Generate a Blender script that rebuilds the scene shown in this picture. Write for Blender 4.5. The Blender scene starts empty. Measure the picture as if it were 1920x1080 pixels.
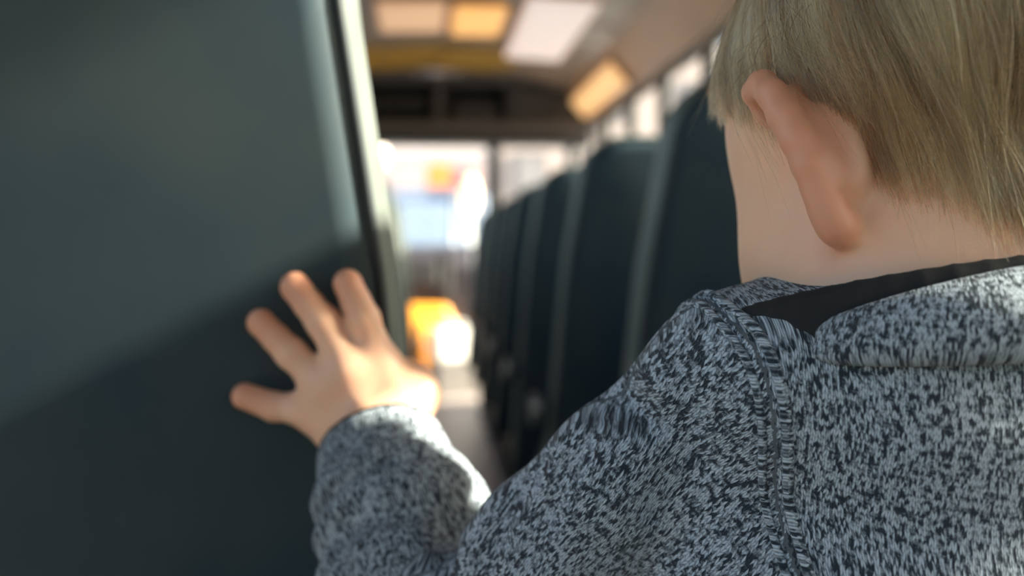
import bpy, bmesh, math, random
import numpy as np
import openvdb
from mathutils import Vector, Matrix
from mathutils.bvhtree import BVHTree

random.seed(7)
RNG = np.random.default_rng(7)
SC = bpy.context.scene
COL = SC.collection

# ------------------------------------------------------------------ camera, world, sun, exposure
CAM_LOC = Vector((0.0, 0.0, 0.91))
YAW, PITCH = math.atan(170 / 2000), math.atan(70 / 2000)
cam_data = bpy.data.cameras.new('camera')
cam_data.sensor_width = 36.0
cam_data.lens = 37.5
cam_data.clip_start = 0.02
cam_data.clip_end = 300
cam_data.dof.use_dof = True
cam_data.dof.focus_distance = 0.348
cam_data.dof.aperture_fstop = 5.6
cam = bpy.data.objects.new('camera', cam_data)
COL.objects.link(cam)
cam.location = CAM_LOC
cam.rotation_euler = (math.pi / 2 - PITCH, 0, -YAW)
SC.camera = cam

world = bpy.data.worlds.new('world')
SC.world = world
world.use_nodes = True
wn, wl = world.node_tree.nodes, world.node_tree.links
wn.clear()
sky = wn.new('ShaderNodeTexSky')
sky.sky_type = 'NISHITA'
sky.sun_disc = False
sky.sun_elevation = math.radians(21)
sky.sun_rotation = math.radians(98)
sky.air_density = 1.0
sky.dust_density = 2.5
bgd = wn.new('ShaderNodeBackground')
bgd.inputs['Strength'].default_value = 0.66
wo = wn.new('ShaderNodeOutputWorld')
wl.new(sky.outputs[0], bgd.inputs[0])
wl.new(bgd.outputs[0], wo.inputs[0])

sun_data = bpy.data.lights.new('sun', 'SUN')
sun_data.energy = 34.0
sun_data.angle = math.radians(2.0)
sun_data.color = (1.0, 0.88, 0.72)
sun = bpy.data.objects.new('sun', sun_data)
COL.objects.link(sun)
SUN_DIR = Vector((-1.0, 0.132, -0.52))
sun.rotation_euler = SUN_DIR.to_track_quat('-Z', 'Y').to_euler()
sun.location = (6, 0, 6)

SC.view_settings.view_transform = 'Standard'
SC.view_settings.look = 'None'
SC.view_settings.gamma = 1.0
SC.view_settings.use_curve_mapping = False
SC.view_settings.exposure = 0.0
SC.cycles.use_denoising = True
SC.cycles.max_bounces = 10
SC.cycles.diffuse_bounces = 5
SC.cycles.transparent_max_bounces = 24
SC.cycles.caustics_reflective = False
SC.cycles.caustics_refractive = False
SC.cycles.sample_clamp_indirect = 6.0

_f = Vector((math.sin(YAW) * math.cos(PITCH), math.cos(YAW) * math.cos(PITCH), -math.sin(PITCH)))
_r = Vector((math.cos(YAW), -math.sin(YAW), 0))
_u = _r.cross(_f)


def at(px, py, Y):
    """authoring help: the world point at forward distance Y that was read off the photograph at (px, py)"""
    d = _f * 2000 + _r * (px - 960) + _u * (540 - py)
    return CAM_LOC + d * (Y / d.y)


# ------------------------------------------------------------------ materials
def principled(name, color, rough=0.5, metal=0.0, **kw):
    m = bpy.data.materials.new(name)
    m.use_nodes = True
    b = m.node_tree.nodes['Principled BSDF']
    b.inputs['Base Color'].default_value = (*color, 1)
    b.inputs['Roughness'].default_value = rough
    b.inputs['Metallic'].default_value = metal
    for k, v in kw.items():
        b.inputs[k].default_value = v
    return m


def noisy(name, c1, c2, scale=8.0, rough=0.5, bump=0.1, bscale=60.0, metal=0.0, detail=4, coord='Object', dist=0.002, **kw):
    m = principled(name, c1, rough, metal, **kw)
    nt = m.node_tree
    b = nt.nodes['Principled BSDF']
    tc = nt.nodes.new('ShaderNodeTexCoord')
    n = nt.nodes.new('ShaderNodeTexNoise')
    n.inputs['Scale'].default_value = scale
    n.inputs['Detail'].default_value = detail
    r = nt.nodes.new('ShaderNodeValToRGB')
    r.color_ramp.elements[0].position, r.color_ramp.elements[1].position = 0.3, 0.7
    r.color_ramp.elements[0].color, r.color_ramp.elements[1].color = (*c1, 1), (*c2, 1)
    nt.links.new(tc.outputs[coord], n.inputs['Vector'])
    nt.links.new(n.outputs['Fac'], r.inputs['Fac'])
    nt.links.new(r.outputs['Color'], b.inputs['Base Color'])
    n2 = nt.nodes.new('ShaderNodeTexNoise')
    n2.inputs['Scale'].default_value = bscale
    n2.inputs['Detail'].default_value = 3
    nt.links.new(tc.outputs[coord], n2.inputs['Vector'])
    bp = nt.nodes.new('ShaderNodeBump')
    bp.inputs['Strength'].default_value = bump
    bp.inputs['Distance'].default_value = dist
    nt.links.new(n2.outputs['Fac'], bp.inputs['Height'])
    nt.links.new(bp.outputs['Normal'], b.inputs['Normal'])
    return m


def emitter(name, color, strength):
    m = principled(name, color, 0.4)
    b = m.node_tree.nodes['Principled BSDF']
    b.inputs['Emission Color'].default_value = (*color, 1)
    b.inputs['Emission Strength'].default_value = strength
    return m


def glass_mat(name, tint=(0.93, 0.97, 0.96)):
    m = bpy.data.materials.new(name)
    m.use_nodes = True
    nt = m.node_tree
    nt.nodes.clear()
    t = nt.nodes.new('ShaderNodeBsdfTransparent')
    t.inputs['Color'].default_value = (*tint, 1)
    g = nt.nodes.new('ShaderNodeBsdfGlossy')
    g.inputs['Roughness'].default_value = 0.03
    mx = nt.nodes.new('ShaderNodeMixShader')
    mx.inputs[0].default_value = 0.06
    o = nt.nodes.new('ShaderNodeOutputMaterial')
    nt.links.new(t.outputs[0], mx.inputs[1])
    nt.links.new(g.outputs[0], mx.inputs[2])
    nt.links.new(mx.outputs[0], o.inputs[0])
    return m


def math_node(nt, op, a, b=None, c=None):
    n = nt.nodes.new('ShaderNodeMath')
    n.operation = op
    for i, v in enumerate((a, b, c)):
        if v is None:
            continue
        if isinstance(v, (int, float)):
            n.inputs[i].default_value = v
        else:
            nt.links.new(v, n.inputs[i])
    return n.outputs[0]


def knit_mat(name, light, dark, colw=0.00138, rowh=0.0021, thr=0.54):
    """heather knit: v-shaped stitches laid out on the 'knit' attribute (metres along the cloth)"""
    m = principled(name, light, 0.95)
    nt = m.node_tree
    b = nt.nodes['Principled BSDF']
    b.inputs['Specular IOR Level'].default_value = 0.15
    at_ = nt.nodes.new('ShaderNodeAttribute')
    at_.attribute_name = 'knit'
    wob = nt.nodes.new('ShaderNodeTexNoise')
    wob.inputs['Scale'].default_value = 160
    nt.links.new(at_.outputs['Vector'], wob.inputs['Vector'])
    wv = nt.nodes.new('ShaderNodeVectorMath')
    wv.operation = 'MULTIPLY_ADD'
    nt.links.new(wob.outputs['Color'], wv.inputs[0])
    wv.inputs[1].default_value = (0.0016, 0.0022, 0)
    nt.links.new(at_.outputs['Vector'], wv.inputs[2])
    sp = nt.nodes.new('ShaderNodeSeparateXYZ')
    nt.links.new(wv.outputs[0], sp.inputs[0])
    x = math_node(nt, 'DIVIDE', sp.outputs[0], colw)
    y = math_node(nt, 'DIVIDE', sp.outputs[1], rowh)
    fx = math_node(nt, 'SUBTRACT', math_node(nt, 'FRACT', x), 0.5)
    a = math_node(nt, 'ABSOLUTE', fx)
    y2 = math_node(nt, 'MULTIPLY_ADD', a, 1.3, y)
    row = math_node(nt, 'FLOOR', y2)
    col = math_node(nt, 'FLOOR', math_node(nt, 'MULTIPLY', x, 2.0))
    cx = nt.nodes.new('ShaderNodeCombineXYZ')
    nt.links.new(col, cx.inputs[0])
    nt.links.new(row, cx.inputs[1])
    wn_ = nt.nodes.new('ShaderNodeTexWhiteNoise')
    wn_.noise_dimensions = '2D'
    nt.links.new(cx.outputs[0], wn_.inputs['Vector'])
    # clusters of dark yarn, wider along a row than along a column
    mp = nt.nodes.new('ShaderNodeMapping')
    mp.inputs['Scale'].default_value = (330, 430, 1)
    nt.links.new(at_.outputs['Vector'], mp.inputs[0])
    n = nt.nodes.new('ShaderNodeTexNoise')
    n.inputs['Scale'].default_value = 1.0
    n.inputs['Detail'].default_value = 3.0
    n.inputs['Roughness'].default_value = 0.65
    nt.links.new(mp.outputs[0], n.inputs['Vector'])
    nn = math_node(nt, 'MULTIPLY_ADD', n.outputs['Fac'], 2.5, -1.25)
    v = math_node(nt, 'MULTIPLY_ADD', wn_.outputs['Value'], 1.0, nn)
    r = nt.nodes.new('ShaderNodeValToRGB')
    e = r.color_ramp.elements
    e[0].position, e[1].position = thr - 0.30, thr + 0.28
    e[0].color, e[1].color = (*light, 1), (*dark, 1)
    k = e.new(thr + 0.02)
    k.color = tuple(0.45 * l + 0.55 * d for l, d in zip(light, dark)) + (1,)
    nt.links.new(v, r.inputs['Fac'])
    # stitch relief
    ly = math_node(nt, 'FRACT', y2)
    py_ = math_node(nt, 'SINE', math_node(nt, 'MULTIPLY', ly, math.pi))
    px_ = math_node(nt, 'SUBTRACT', 1.0, math_node(nt, 'MULTIPLY', math_node(nt, 'ABSOLUTE', math_node(nt, 'SUBTRACT', a, 0.25)), 4.0))
    px_ = math_node(nt, 'MAXIMUM', px_, 0.0)
    hgt = math_node(nt, 'SQRT', math_node(nt, 'MULTIPLY', py_, px_))
    # gaps between stitches are darkened in colour to paint their shade
    mixg = nt.nodes.new('ShaderNodeMix')
    mixg.data_type = 'RGBA'
    mixg.inputs[6].default_value = (*dark, 1)
    gg = math_node(nt, 'MINIMUM', math_node(nt, 'MULTIPLY_ADD', hgt, 1.1, 0.28), 1.0)
    nt.links.new(gg, mixg.inputs[0])
    nt.links.new(r.outputs['Color'], mixg.inputs[7])
    nt.links.new(mixg.outputs[2], b.inputs['Base Color'])
    fz = nt.nodes.new('ShaderNodeTexNoise')
    fz.inputs['Scale'].default_value = 2500
    nt.links.new(at_.outputs['Vector'], fz.inputs['Vector'])
    hh = math_node(nt, 'MULTIPLY_ADD', fz.outputs['Fac'], 0.3, hgt)
    bp = nt.nodes.new('ShaderNodeBump')
    bp.inputs['Strength'].default_value = 0.9
    bp.inputs['Distance'].default_value = 0.0005
    nt.links.new(hh, bp.inputs['Height'])
    nt.links.new(bp.outputs['Normal'], b.inputs['Normal'])
    b.inputs['Sheen Weight'].default_value = 0.15
    b.inputs['Sheen Roughness'].default_value = 0.5
    return m


M = {}
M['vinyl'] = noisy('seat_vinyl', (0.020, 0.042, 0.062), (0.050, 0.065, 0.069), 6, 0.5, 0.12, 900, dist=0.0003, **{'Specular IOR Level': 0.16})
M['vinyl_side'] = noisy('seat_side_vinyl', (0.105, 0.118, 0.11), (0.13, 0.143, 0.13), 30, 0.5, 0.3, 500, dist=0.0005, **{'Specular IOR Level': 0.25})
M['piping'] = principled('seat_piping', (0.015, 0.022, 0.026), 0.5)
M['steel'] = principled('seat_steel', (0.32, 0.32, 0.33), 0.35, 0.9)
M['black'] = principled('black_plastic', (0.012, 0.012, 0.013), 0.5)
M['darkgrey'] = noisy('dark_grey_trim', (0.045, 0.043, 0.045), (0.06, 0.057, 0.058), 6, 0.5)
M['midgrey'] = noisy('grey_trim', (0.11, 0.10, 0.10), (0.14, 0.125, 0.12), 6, 0.45)
M['ceiling'] = noisy('ceiling_enamel', (0.36, 0.28, 0.22), (0.42, 0.33, 0.265), 3, 0.28, 0.05, 20)
M['cove'] = noisy('cove_enamel', (0.55, 0.34, 0.20), (0.61, 0.39, 0.24), 3, 0.3, 0.05, 20)
M['yellow'] = noisy('yellow_paint', (0.40, 0.24, 0.03), (0.46, 0.28, 0.04), 4, 0.5)
M['wall'] = noisy('wall_enamel', (0.16, 0.15, 0.14), (0.2, 0.185, 0.17), 4, 0.4)
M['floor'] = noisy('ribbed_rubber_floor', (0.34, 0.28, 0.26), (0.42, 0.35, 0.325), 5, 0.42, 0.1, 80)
M['floor_shade'] = noisy('floor_side_shade', (0.018, 0.014, 0.012), (0.03, 0.022, 0.02), 8, 0.6)
M['glass'] = glass_mat('window_glass')
M['milky'] = principled('milky_acrylic', (0.86, 0.78, 0.76), 0.5)
M['amber_glow'] = emitter('amber_glow', (1.0, 0.52, 0.16), 0.85)
M['bounce_glow'] = emitter('bounce_glow', (1.0, 0.60, 0.27), 0.75)
M['reflection_glow'] = emitter('reflection_glow', (1.0, 0.84, 0.79), 0.50)
M['pale_glow'] = emitter('pale_glow', (1.0, 0.62, 0.36), 0.48)
M['orange_paint'] = noisy('orange_paint', (0.80, 0.30, 0.02), (0.86, 0.36, 0.03), 5, 0.4)
M['white_paint'] = noisy('white_paint', (0.78, 0.76, 0.72), (0.84, 0.82, 0.78), 5, 0.4)
M['lilac'] = noisy('dash_grey', (0.05, 0.045, 0.055), (0.07, 0.062, 0.075), 5, 0.5)
M['knit'] = knit_mat('heather_knit', (0.50, 0.57, 0.65), (0.024, 0.034, 0.048))
M['rib'] = noisy('black_rib_knit', (0.007, 0.007, 0.008), (0.012, 0.012, 0.013), 40, 0.9, 0.3, 900, dist=0.0004)
M['denim'] = noisy('navy_cloth', (0.02, 0.03, 0.06), (0.03, 0.045, 0.08), 60, 0.9, 0.3, 900)
M['shoe'] = noisy('shoe_canvas', (0.03, 0.03, 0.035), (0.05, 0.05, 0.055), 60, 0.8)
M['rubber'] = principled('white_rubber', (0.6, 0.58, 0.55), 0.6)


def skin_mat():
    m = principled('skin', (0.66, 0.40, 0.27), 0.47)
    nt = m.node_tree
    b = nt.nodes['Principled BSDF']
    a = nt.nodes.new('ShaderNodeAttribute')
    a.attribute_name = 'flush_shade'
    n = nt.nodes.new('ShaderNodeTexNoise')
    n.inputs['Scale'].default_value = 70
    tc = nt.nodes.new('ShaderNodeTexCoord')
    nt.links.new(tc.outputs['Object'], n.inputs['Vector'])
    mx0 = nt.nodes.new('ShaderNodeMix')
    mx0.data_type = 'RGBA'
    mx0.inputs[6].default_value = (0.79, 0.455, 0.31, 1)
    mx0.inputs[7].default_value = (0.84, 0.51, 0.35, 1)
    nt.links.new(n.outputs['Fac'], mx0.inputs[0])
    sa = nt.nodes.new('ShaderNodeAttribute')
    sa.attribute_name = 'scalp'
    mx = nt.nodes.new('ShaderNodeMix')
    mx.data_type = 'RGBA'
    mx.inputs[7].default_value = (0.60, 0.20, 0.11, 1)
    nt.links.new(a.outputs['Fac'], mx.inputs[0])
    nt.links.new(mx0.outputs[2], mx.inputs[6])
    ms = nt.nodes.new('ShaderNodeMix')
    ms.data_type = 'RGBA'
    ms.inputs[7].default_value = (0.13, 0.075, 0.04, 1)
    nt.links.new(sa.outputs['Fac'], ms.inputs[0])
    nt.links.new(mx.outputs[2], ms.inputs[6])
    nt.links.new(ms.outputs[2], b.inputs['Base Color'])
    b.inputs['Subsurface Weight'].default_value = 0.55
    b.inputs['Subsurface Radius'].default_value = (1.0, 0.35, 0.18)
    b.inputs['Subsurface Scale'].default_value = 0.004
    n2 = nt.nodes.new('ShaderNodeTexNoise')
    n2.inputs['Scale'].default_value = 900
    nt.links.new(tc.outputs['Object'], n2.inputs['Vector'])
    bp = nt.nodes.new('ShaderNodeBump')
    bp.inputs['Strength'].default_value = 0.15
    bp.inputs['Distance'].default_value = 0.0003
    nt.links.new(n2.outputs['Fac'], bp.inputs['Height'])
    nt.links.new(bp.outputs['Normal'], b.inputs['Normal'])
    return m


M['skin'] = skin_mat()


# ------------------------------------------------------------------ object helpers
def link(name, me, mat, parent=None, smooth=False):
    o = bpy.data.objects.new(name, me)
    COL.objects.link(o)
    if mat is not None:
        me.materials.append(mat)
    if smooth:
        me.polygons.foreach_set('use_smooth', [True] * len(me.polygons))
    if parent is not None:
        o.parent = parent
    return o


def build(name, bm, mat, parent=None, smooth=False, bevel=0.0, segs=2):
    me = bpy.data.meshes.new(name)
    bmesh.ops.recalc_face_normals(bm, faces=bm.faces)
    bm.to_mesh(me)
    bm.free()
    o = link(name, me, mat, parent, smooth)
    if bevel:
        md = o.modifiers.new('bevel', 'BEVEL')
        md.width = bevel
        md.segments = segs
        md.limit_method = 'ANGLE'
        md.angle_limit = 0.6
    return o


def box(bm, c0, c1, mat=None):
    x0, y0, z0 = c0
    x1, y1, z1 = c1
    v = [bm.verts.new(p) for p in ((x0, y0, z0), (x1, y0, z0), (x1, y1, z0), (x0, y1, z0), (x0, y0, z1), (x1, y0, z1), (x1, y1, z1), (x0, y1, z1))]
    if mat is not None:
        for q in v:
            q.co = mat @ q.co
    for f in ((0, 3, 2, 1), (4, 5, 6, 7), (0, 1, 5, 4), (1, 2, 6, 5), (2, 3, 7, 6), (3, 0, 4, 7)):
        bm.faces.new([v[i] for i in f])


def tube(bm, pts, r, seg=8, closed=False):
    pts = [Vector(p) for p in pts]
    n = len(pts)
    rr = r if hasattr(r, '__len__') else [r] * n
    rings = []
    prev = None
    for i, p in enumerate(pts):
        if closed:
            t = pts[(i + 1) % n] - pts[i - 1]
        else:
            t = pts[min(i + 1, n - 1)] - pts[max(i - 1, 0)]
        t.normalize()
        if prev is None:
            prev = t.orthogonal().normalized()
        a = (prev - t * prev.dot(t)).normalized()
        prev = a
        b = t.cross(a)
        rings.append([bm.verts.new(p + (a * math.cos(k * 2 * math.pi / seg) + b * math.sin(k * 2 * math.pi / seg)) * rr[i]) for k in range(seg)])
    for i in range(n if closed else n - 1):
        A, B = rings[i], rings[(i + 1) % n]
        for k in range(seg):
            bm.faces.new((A[k], A[(k + 1) % seg], B[(k + 1) % seg], B[k]))
    if not closed:
        bm.faces.new(rings[0][::-1])
        bm.faces.new(rings[-1])


def loft(bm, sections, cap=True):
    rings = [[bm.verts.new(p) for p in s] for s in sections]
    n = len(rings[0])
    for A, B in zip(rings, rings[1:]):
        for k in range(n):
            bm.faces.new((A[k], A[(k + 1) % n], B[(k + 1) % n], B[k]))
    if cap:
        bm.faces.new(rings[0][::-1])
        bm.faces.new(rings[-1])


def empty(name, loc=(0, 0, 0), parent=None):
    o = bpy.data.objects.new(name, None)
    COL.objects.link(o)
    o.location = loc
    if parent is not None:
        o.parent = parent
    return o


def tag(o, label=None, cat=None, group=None, kind=None):
    for k, v in (('label', label), ('category', cat), ('group', group), ('kind', kind)):
        if v:
            o[k] = v
    return o


def struct(name, bm, mat, parent=None, label=None, cat=None, **kw):
    o = build(name, bm, mat, parent, **kw)
    if parent is None:
        tag(o, label, cat, kind='structure')
    return o


def copy_tree(o, parent=None):
    c = o.copy()
    COL.objects.link(c)
    if parent is not None:
        c.parent = parent
    for ch in list(o.children):
        copy_tree(ch, c)
    return c


# ------------------------------------------------------------------ bus shell
XR, XL = 1.02, -0.81          # side walls
Y0, Y1 = -2.4, 7.35           # rear and front
SILL, WTOP = 0.93, 1.66
AX0, AX1 = -0.034, 0.275       # aisle edges of the seats

# floor: one deck, ribbed aisle runner strips as pieces
bm = bmesh.new()
box(bm, (XL - 0.1, Y0, -0.06), (XR + 0.1, Y1, 0))
floor = struct('floor', bm, M['floor'], label='pinkish grey rubber floor along the bus aisle', cat='floor')
bm = bmesh.new()
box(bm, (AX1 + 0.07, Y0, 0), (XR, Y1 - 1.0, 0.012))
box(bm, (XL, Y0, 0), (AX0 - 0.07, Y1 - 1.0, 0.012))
build('side_shade', bm, M['floor_shade'], floor)  # dark floor sides put the shade under the seats into the colour
for i in range(9):
    x = AX0 - 0.05 + (AX1 - AX0 + 0.10) * (i + 0.5) / 9
    bm = bmesh.new()
    box(bm, (x - 0.008, Y0, 0), (x + 0.008, Y1 - 1.0, 0.005))
    build('rib', bm, M['floor'], floor)


def side_wall(side):
    x0, x1 = (XR, XR + 0.05) if side == 'right' else (XL - 0.05, XL)
    bm = bmesh.new()
    yend = 6.25 if side == 'right' else Y1
    box(bm, (x0, Y0, 0), (x1, yend, SILL))
    w = struct('wall_' + side, bm, M['wall'], label='grey lower wall panel under the %s windows' % ('door side' if side == 'right' else 'driver side'), cat='wall')
    return w


wr = side_wall('right')
wl_ = side_wall('left')
# window posts and header rails belong to the walls
pitch = 0.72
posts = []
y = Y0 - 0.25
while y < 6.3:
    posts.append(y)
    y += pitch
for side, w in (('right', wr), ('left', wl_)):
    x0, x1 = (XR, XR + 0.05) if side == 'right' else (XL - 0.05, XL)
    bm = bmesh.new()
    box(bm, (x0, Y0, WTOP), (x1, Y1, WTOP + 0.06))
    build('top_rail', bm, M['wall'], w)
    for p in posts:
        bm = bmesh.new()
        box(bm, (x0, p - 0.035, SILL), (x1, p + 0.035, WTOP))
        build('window_post', bm, M['wall'], w, bevel=0.006)
n = 0
for side in ('right', 'left'):
    xa = XR + 0.02 if side == 'right' else XL - 0.03
    for p, q in zip(posts, posts[1:]):
        n += 1
        a, b = p + 0.035, q - 0.035
        bm = bmesh.new()
        zm = 1.06
        for (c0, c1) in (((a, SILL), (b, SILL + 0.02)), ((a, WTOP - 0.02), (b, WTOP)), ((a, SILL), (a + 0.018, WTOP)), ((b - 0.018, SILL), (b, WTOP)), ((a, zm - 0.01), (b, zm + 0.01))):
            box(bm, (xa - 0.008, c0[0], c0[1]), (xa + 0.012, c1[0], c1[1]))
        wi = struct('window_%d' % n, bm, M['black'], label='black framed side window, window %d of the %s side counted from the rear' % ((n - 1) % (len(posts) - 1) + 1, 'door' if side == 'right' else 'driver'), cat='window')
        for z0, z1 in ((SILL + 0.02, zm - 0.01), (zm + 0.01, WTOP - 0.02)):
            bm = bmesh.new()
            box(bm, (xa, a + 0.018, z0), (xa + 0.004, b - 0.018, z1))
            build('pane', bm, M['glass'], wi)

# ceiling: crown and coves, lapped roof panels with ribs between them
prof = [(XL, WTOP + 0.05), (XL + 0.17, 1.855), (XL + 0.45, 1.925), (0.105, 1.95), (XR - 0.45, 1.925), (XR - 0.17, 1.855), (XR, WTOP + 0.05)]
prof = [(XL, WTOP + 0.02), (XL + 0.16, 1.85), (XL + 0.45, 1.925), (0.105, 1.95), (XR - 0.45, 1.925), (XR - 0.16, 1.85), (XR, WTOP + 0.02)]


def roof_strip(a, b, y0, y1, th=0.03, drop=0.0):
    bm = bmesh.new()
    (xa, za), (xb, zb) = prof[a], prof[b]
    pts = prof[a:b + 1]
    lo = [(x, z - drop) for x, z in pts]
    hi = [(x, z + th) for x, z in pts][::-1]
    loop = lo + hi
    loft(bm, [[(x, y0, z) for x, z in loop], [(x, y1, z) for x, z in loop]])
    return bm


REFLECTION_X = (0.30, 0.86)
ceil = struct('ceiling', roof_strip(1, 5, Y0, 6.3), M['ceiling'], label='brown-grey enamelled ceiling of the bus', cat='ceiling')
for s, (a, b) in (('cove_panel', (0, 1)), ('cove_panel', (5, 6))):
    o = build(s, roof_strip(a, b, Y0, 6.3), M['cove'], ceil)
for p in posts[1:]:
    build('roof_rib', roof_strip(1, 5, p - 0.02, p + 0.02, 0.0, 0.008), M['ceiling'], ceil)
build('yellow_panel', roof_strip(1, 3, 5.40, 6.05, 0.0, 0.010), M['yellow'], ceil)
bm = bmesh.new()
box(bm, (0.105, 5.40, 1.925), (0.5, 6.05, 1.949))
build('yellow_panel', bm, M['yellow'], ceil)

# rear wall with two windows (behind the photographer)
bm = bmesh.new()
for c0, c1 in (((XL, 0), (XR, 0.8)), ((XL, 1.62), (XR, 1.95)), ((XL, 0.8), (XL + 0.08, 1.62)), ((XR - 0.08, 0.8), (XR, 1.62)), ((0.06, 0.8), (0.15, 1.62))):
    box(bm, (c0[0], Y0 - 0.05, c0[1]), (c1[0], Y0, c1[1]))
wrear = struct('wall_rear', bm, M['wall'], label='grey rear wall of the bus with two windows', cat='wall')
for a, b in ((XL + 0.08, 0.06), (0.15, XR - 0.08)):
    bm = bmesh.new()
    box(bm, (a, Y0 - 0.03, 0.8), (b, Y0 - 0.025, 1.62))
    build('pane', bm, M['glass'], wrear)

# front wall: dash bulkhead, windscreen posts
bm = bmesh.new()
box(bm, (XL, Y1, 0.0), (0.53, Y1 + 0.05, 0.93))
box(bm, (XL, Y1, 1.74), (XR, Y1 + 0.05, 1.97))
wf = struct('wall_front', bm, M['darkgrey'], label='dark front bulkhead below the windscreen', cat='wall')
for xa, xb in ((0.45, 0.55), (XR - 0.02, XR + 0.05), (XL - 0.05, XL + 0.04)):
    bm = bmesh.new()
    box(bm, (xa, Y1 - 0.01, 0.90), (xb, Y1 + 0.05, 1.76))
    build('windscreen_post', bm, M['black'], wf, bevel=0.01)
bm = bmesh.new()
box(bm, (0.53, Y1, 0.0), (XR, Y1 + 0.05, 0.62))
build('lower_panel', bm, M['darkgrey'], wf)
n += 1
for k, (xa, xb, zb) in enumerate(((XL + 0.04, 0.465, 0.93), (0.53, XR - 0.02, 0.62))):
    bm = bmesh.new()
    box(bm, (xa, Y1 + 0.01, zb), (xb, Y1 + 0.035, zb + 0.02))
    box(bm, (xa, Y1 + 0.01, 1.72), (xb, Y1 + 0.035, 1.74))
    wi = struct('window_%d' % (n + k), bm, M['black'], label=('wide windscreen pane ahead of the driver', 'narrow windscreen pane on the door side')[k], cat='window')
    bm = bmesh.new()
    box(bm, (xa, Y1 + 0.02, zb + 0.02), (xb, Y1 + 0.026, 1.72))
    build('pane', bm, M['glass'], wi)

# entrance door (folding, glazed to the bottom) on the right between y 6.3 and 7.3
bm = bmesh.new()
for a, b in ((6.27, 6.33), (6.77, 6.83), (7.29, 7.35)):
    box(bm, (XR, a, 0.0), (XR + 0.045, b, 1.66))
for z in (0.0, 1.6):
    box(bm, (XR, 6.33, z), (XR + 0.045, 7.29, z + 0.06))
door = struct('door_1', bm, M['midgrey'], label='folding glazed entrance door beside the windscreen', cat='door', bevel=0.008)
for a, b in ((6.33, 6.77), (6.83, 7.29)):
    bm = bmesh.new()
    box(bm, (XR + 0.02, a, 0.06), (XR + 0.025, b, 1.6))
    build('pane', bm, M['glass'], door)
bm = bmesh.new()
tube(bm, [(XR - 0.02, 6.40, 0.7), (XR - 0.05, 6.40, 0.75), (XR - 0.05, 6.40, 1.15), (XR - 0.02, 6.40, 1.2)], 0.012)
build('grab_rail', bm, M['steel'], door, smooth=True)

# header cabinet over the windscreen
hc = empty('header_cabinet', (0.105, 6.3, 1.54))
tag(hc, 'black and grey equipment cabinet across the ceiling above the windscreen', 'cabinet')


def hbox(name, c0, c1, mat, bevel=0.006):
    bm = bmesh.new()
    box(bm, (c0[0] - 0.105, c0[1] - 6.3, c0[2] - 1.54), (c1[0] - 0.105, c1[1] - 6.3, c1[2] - 1.54))
    return build(name, bm, mat, hc, bevel=bevel)


hbox('back_panel', (XL + 0.02, 6.5, 1.54), (XR - 0.02, 6.55, 1.93), M['black'])
hbox('top_rail', (XL + 0.02, 6.22, 1.885), (XR - 0.10, 6.5, 1.935), M['midgrey'])
hbox('shelf', (XL + 0.02, 6.20, 1.60), (XR - 0.02, 6.5, 1.655), M['midgrey'])
hbox('lower_edge', (XL + 0.02, 6.24, 1.54), (XR - 0.02, 6.5, 1.598), M['black'])
hbox('divider', (0.085, 6.24, 1.655), (0.13, 6.5, 1.885), M['midgrey'])
hbox('display_case', (-0.6, 6.27, 1.72), (0.02, 6.49, 1.80), M['black'])
hbox('radio', (0.20, 6.28, 1.67), (0.44, 6.49, 1.76), M['darkgrey'])
hbox('door_motor_cover', (0.50, 6.26, 1.655), (0.98, 6.5, 1.885), M['darkgrey'])

# dashboard
dh = empty('dashboard', (-0.2, 7.2, 0.0))
tag(dh, 'dark violet-grey dashboard below the windscreen at the aisle end', 'dashboard')
bm = bmesh.new()
loft(bm, [[(x, Y1 - 7.2, 0.0), (x, -0.02, 0.0), (x, -0.06, 0.55), (x, -0.10, 0.80), (x, -0.03, 0.93), (x, Y1 - 7.2, 0.95)] for x in (XL + 0.2, 0.55)])
build('body', bm, M['lilac'], dh, bevel=0.02)
bm = bmesh.new()
box(bm, (-0.02, -0.13, 0.68), (0.32, -0.05, 0.86))
build('instrument_panel', bm, M['darkgrey'], dh, bevel=0.02)
bm = bmesh.new()
box(bm, (0.34, -0.12, 0.60), (0.40, -0.03, 0.90))
build('switch_console', bm, M['darkgrey'], dh, bevel=0.012)

# engine cover: orange, angled so the door-side sun strikes it; white box on its step
ec = empty('engine_cover', (0.05, 7.0, 0.0))
tag(ec, 'bright orange sunlit cover at the end of the aisle below the dashboard', 'engine cover')
bm = bmesh.new()
loft(bm, [[(-0.24, -0.1, 0.0), (0.26, 0.05, 0.0), (0.26, 0.12, 0.0), (-0.24, 0.12, 0.0)],
          [(-0.24, -0.1, 0.30), (0.24, 0.05, 0.30), (0.24, 0.12, 0.30), (-0.24, 0.12, 0.30)],
          [(-0.22, 0.02, 0.56), (0.12, 0.08, 0.55), (0.12, 0.12, 0.55), (-0.22, 0.12, 0.56)]])
build('housing', bm, M['orange_paint'], ec, bevel=0.02)
bm = bmesh.new()
box(bm, (-0.23, -0.13, 0.13), (-0.10, -0.10, 0.30))
build('vent_plate', bm, M['midgrey'], ec, bevel=0.005)
for i in range(4):
    bm = bmesh.new()
    box(bm, (-0.22, -0.138, 0.15 + i * 0.037), (-0.11, -0.13, 0.165 + i * 0.037))
    build('louvre', bm, M['darkgrey'], ec)
wb = empty('white_case', (0.205, 6.74, 0.0))
tag(wb, 'white glaring case with rounded corners in front of the orange cover', 'case')
bm = bmesh.new()
rot = Matrix.Rotation(math.radians(24), 4, 'Z')
box(bm, (-0.16, -0.09, 0.21), (0.16, 0.09, 0.42), rot)
build('body', bm, M['white_paint'], wb, bevel=0.04, segs=4)
bm = bmesh.new()
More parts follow.
